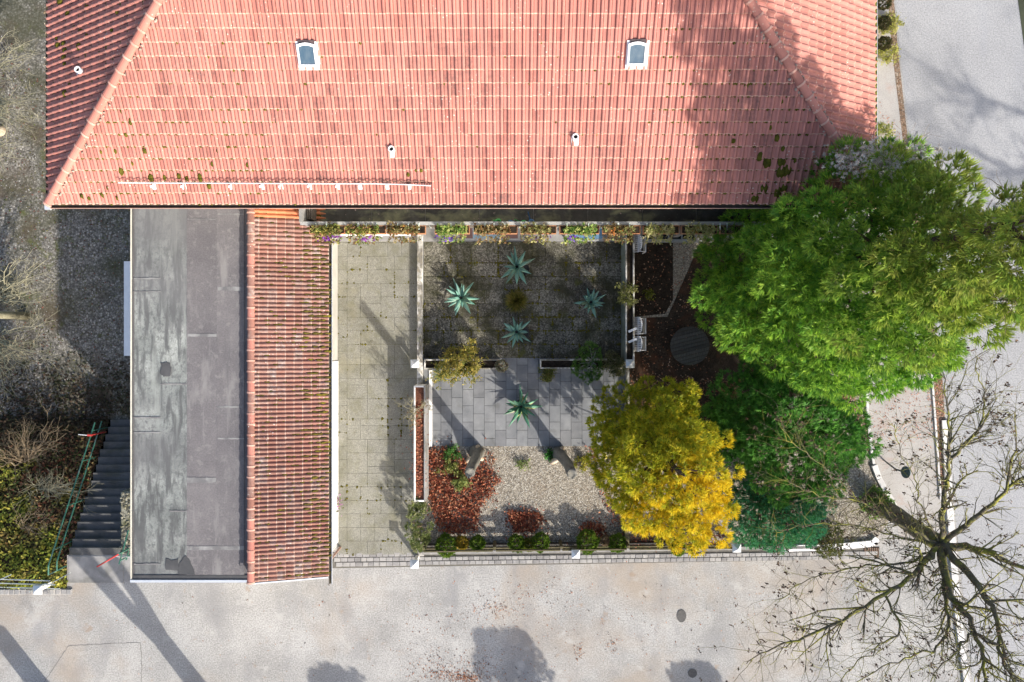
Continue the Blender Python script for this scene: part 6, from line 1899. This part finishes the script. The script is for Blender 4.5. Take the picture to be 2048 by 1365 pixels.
bare_shrub("bank_shrub", bz(85, 975), fan(0, 0, [(60, 950), (105, 955), (190, 985), (165, 965), (120, 1000), (50, 985), (180, 1000)], -.5), "straw coloured bare shrub reaching over the stair railing", 67, bark_pale, .03, .7, 6)
bare_shrub("bank_shrub", bz(70, 1045), fan(0, 0, [(115, 1035), (45, 1030), (80, 1010), (60, 1060), (100, 1065)], -.2), "thin bare twigs among the yellow ground cover", 68, bark_brown, .018, .5, 4)
rng = np.random.default_rng(99)

# the bare tree at the lower right
rng = np.random.default_rng(123)
bt_b = W(1752, 1008, 0)
mossy, nt, b = new_mat("mossy_bark")
g = nt.nodes.new("ShaderNodeNewGeometry"); sx = nt.nodes.new("ShaderNodeSeparateXYZ"); nt.links.new(g.outputs["Normal"], sx.inputs[0])
c0 = ramp(nt, noi(nt, pos(nt), 5, 5, .7), [(0.3, (.06, .052, .036)), (.55, (.14, .12, .085)), (.75, (.26, .235, .18))])
mm = math_(nt, 'MULTIPLY', ramp(nt, noi(nt, pos(nt, (1, 1, 1), (3, 3, 3)), 2.2, 5, .7), [(.44, (0, 0, 0)), (.58, (1, 1, 1))]), ramp(nt, sx.outputs[2], [(.1, (0, 0, 0)), (.7, (1, 1, 1))]))
nt.links.new(mixc(nt, mm, c0, ramp(nt, noi(nt, pos(nt), 14, 3), [(.3, (.15, .16, .022)), (.7, (.34, .32, .05))])), b.inputs["Base Color"])
b.inputs["Roughness"].default_value = .95
bump(nt, b, noi(nt, pos(nt), 25, 5, .7), .8, .03)
tree = empty("bare_tree", bt_b, "large bare mossy tree with withered leaf clusters at the street corner", "tree")
crotch = W(1880, 1088, 3.7)
tm_ = MB()
pts = [bt_b - Vector((0, 0, .05)), bt_b.lerp(crotch, .12), bt_b.lerp(crotch, .35) + Vector((.05, .03, 0)), bt_b.lerp(crotch, .7) - Vector((.04, 0, 0)), crotch]
tm_.tube(pts, [.50, .34, .29, .27, .27], 14)
tm_.out("trunk", mossy, tree, smooth=True)
def Cr(pts, n=6):
    out = []
    P_ = [pts[0]] + list(pts) + [pts[-1]]
    for i in range(1, len(P_) - 2):
        for k in range(n):
            t = k / n
            a, b, c, d = P_[i - 1], P_[i], P_[i + 1], P_[i + 2]
            out.append(.5 * ((2 * b) + (c - a) * t + (2 * a - 5 * b + 4 * c - d) * t * t + (3 * b - a - 3 * c + d) * t ** 3))
    out.append(pts[-1]); return out
cr = (1880, 1088, 3.7)
LIMBS = [
    ([cr, (1845, 1130, 4.3), (1770, 1190, 5.0), (1640, 1262, 5.6), (1560, 1290, 5.9), (1490, 1328, 6.2)], .15),
    ([cr, (1890, 1000, 4.6), (1897, 920, 5.2), (1895, 830, 5.8), (1885, 750, 6.2)], .15),
    ([cr, (1960, 1030, 4.8), (2010, 985, 5.6), (2060, 950, 6.2), (2150, 900, 7)], .15),
    ([cr, (1960, 1100, 4.4), (2040, 1135, 5.0), (2130, 1180, 6)], .24),
    ([cr, (1900, 1180, 4.8), (1945, 1250, 5.6), (1970, 1340, 6.4), (1985, 1450, 7)], .22),
    ([cr, (1950, 1160, 5.0), (1990, 1230, 6.0), (2010, 1330, 7), (2080, 1440, 7.6)], .20),
    ([cr, (1800, 1050, 4.1), (1720, 1005, 4.6), (1640, 990, 5.0), (1565, 955, 5.3)], .08),
    ([cr, (1800, 1075, 4.0), (1700, 1050, 4.4), (1600, 1052, 4.8), (1550, 1070, 5.0)], .06),
    ([cr, (1820, 1125, 4.2), (1720, 1135, 4.7), (1620, 1160, 5.2), (1560, 1200, 5.5)], .07),
    ([(1897, 920, 5.2), (1940, 880, 5.8), (1968, 830, 6.3), (1960, 760, 6.8), (1950, 710, 7)], .075),
    ([(1770, 1190, 5.0), (1800, 1260, 5.6), (1760, 1290, 6.0), (1700, 1340, 6.3), (1660, 1390, 6.5)], .06),
    ([cr, (1890, 1170, 4.6), (1895, 1260, 5.4), (1860, 1300, 6.0), (1780, 1330, 6.4), (1700, 1370, 6.8)], .10),
    ([(2010, 985, 5.6), (2030, 900, 6.4), (2025, 820, 7.0)], .07),
    ([(1720, 1005, 4.6), (1680, 960, 5.0), (1610, 905, 5.3), (1570, 880, 5.5)], .035),
    ([cr, (1840, 1010, 4.6), (1830, 960, 5.0), (1800, 900, 5.4), (1790, 850, 5.7)], .05),
    ([(1945, 1250, 5.6), (1920, 1300, 6.2), (1870, 1345, 6.8), (1840, 1400, 7)], .06)]
tips = []; tw = MB()
for (pp, r0) in LIMBS:
    P_ = Cr([W(*q) for q in pp], 6)
    P_ = [p + Vector((rng.normal(), rng.normal(), rng.normal())) * .03 * (i > 0) for i, p in enumerate(P_)]
    m_ = len(P_)
    r0 *= .68
    rad = [max(.012, r0 * (1 - .9 * (i / (m_ - 1)) ** .8)) for i in range(m_)]
    mb = MB(); mb.tube(P_, rad, 8, True); mb.out("limb", mossy, tree, smooth=True)
    Ltot = sum((P_[i + 1] - P_[i]).length for i in range(m_ - 1))
    for k in range(int(Ltot * 9)):
        t = rng.uniform(.12, 1.0); i = min(m_ - 2, int(t * (m_ - 1)))
        d = (P_[i + 1] - P_[i]).normalized()
        sd = Vector((rng.normal(), rng.normal(), rng.normal() * .5)); sd = (sd - d * sd.dot(d)).normalized()
        if rng.random() < .10 and r0 > .07: tube_tree(rng, tw, P_[i], d * .9 + sd * .8, rng.uniform(1.3, 2.3), min(rad[i] * .6, .05), 2, tips, .6, .05, 4, .55, 5, 5)
        else: tube_tree(rng, tw, P_[i], d * .8 + sd * rng.uniform(.5, 1.1), rng.uniform(.4, 1.25), min(rad[i] * .5, .024), 1, tips, .55, .05, 3, .6)
tw.out("twigs", mossy, tree, kind="stuff")
T = np.array([t[0] for t in tips])
T = T[rng.random(len(T)) < .20]
parts = []
for k in range(5):
    P = T + rng.normal(size=T.shape) * .034
    parts.append(flat_leaves(rng, P, .034, pick(rng, [(.07, .045, .033), (.11, .065, .045), (.05, .037, .03), (.17, .11, .07)], len(P)), .9))
V, Fq, C = cat_parts(parts)
build("withered_leaves", V, Fq, DRY, tree, col=C, kind="stuff")

def copy_tree(root, loc, rot, label, s=1.0):
    c = root.copy(); scn.collection.objects.link(c); c.location = loc; c.rotation_euler = (0, 0, rot); c.scale = (s, s, s)
    c["label"] = label
    for ch in root.children:
        d = ch.copy(); scn.collection.objects.link(d); d.parent = c
    return c
# trees standing outside the picture whose shadows fall into it
copy_tree(tree, W(2480, 660, 0), 2.2, "bare street tree east of the road, outside the picture", 1.15)
def pollard(px, py, arms, r, label):
    b = W(px, py, 0)
    t = empty("street_tree", b, label, "tree", "street trees south of the picture")
    MB().tube([b, b + Vector((.03, 0, 1.0)), b + Vector((0, .04, 2.1))], [r * 1.3, r, r * .95], 12).out("trunk", mossy, t, smooth=True)
    for (dx, dy, h_, rr) in arms:
        e = b + Vector((dx, dy, h_))
        MB().tube([b + Vector((0, .02, 1.9)), b + Vector((dx * .45, dy * .45, 1.9 + (h_ - 1.9) * .35)), e.lerp(b + Vector((0, 0, h_)), .1), e], [rr, rr * .9, rr * .75, rr * .7], 9).out("limb", mossy, t, smooth=True)
        k = MB()
        for i in range(9):
            tube_tree(rng, k, e, (rng.normal() * .5 + dx * .2, rng.normal() * .5 + dy * .2, 1), .5, .02, 1, [], .4, .2, 2)
        k.out("shoots", bark_brown, t, kind="stuff")
    k = MB()
    for i in range(46):
        e = b + Vector((rng.normal() * .9, rng.normal() * .9, rng.uniform(5.0, 8.5)))
        tube_tree(rng, k, e, (rng.normal(), rng.normal(), .9), 2.3, .06, 3, [], .5, .15, 4, .62)
    k.out("crown_twigs", bark_brown, t, kind="stuff")
pollard(446, 1440, [(-.9, -.1, 5.6, .22), (.8, .1, 5.8, .26), (.1, -.6, 6.2, .16)], .33, "twiggy bare street tree south of the garage, outside the picture")
pollard(118, 1425, [(-.7, .2, 5.4, .2), (.5, -.3, 5.6, .2)], .36, "twiggy bare street tree at the south west corner, outside the picture")
# clipped hedge blocks south of the picture; only their shadows show
for i, (px, py, w, dd, hgt, lab) in enumerate(((830, 1590, 1.6, 1.3, 3.0, "clipped hedge block below the left of the picture"), (1200, 1560, 1.7, 1.5, 3.6, "clipped hedge block below the middle of the picture"), (1545, 1570, 1.3, 1.2, 2.9, "clipped hedge block below the right of the picture"))):
    c = W(px, py, 0)
    rng_ = np.random.default_rng(500 + i)
    root = empty("clipped_hedge", c, lab, "hedge", "clipped hedges south of the street")
    lobes = [((c.x + rng_.uniform(-w / 2, w / 2), c.y + rng_.uniform(-dd / 2, dd / 2), rng_.uniform(.3, hgt) if k % 2 else hgt - .25), .24) for k in range(260)]
    V, Fq, C = lobe_foliage(rng_, lobes, c, 260, 5, .16, .035, .9, lambda r_, P, u, cc: (pick(r_, BOX, len(P)), None), .3, .3)
    build("foliage", V, Fq, FOL, root, col=C, kind="stuff")
    MB().tube([c, c + Vector((0, 0, hgt * .9))], [.1, .03], 8).out("trunk", bark_dark, root)
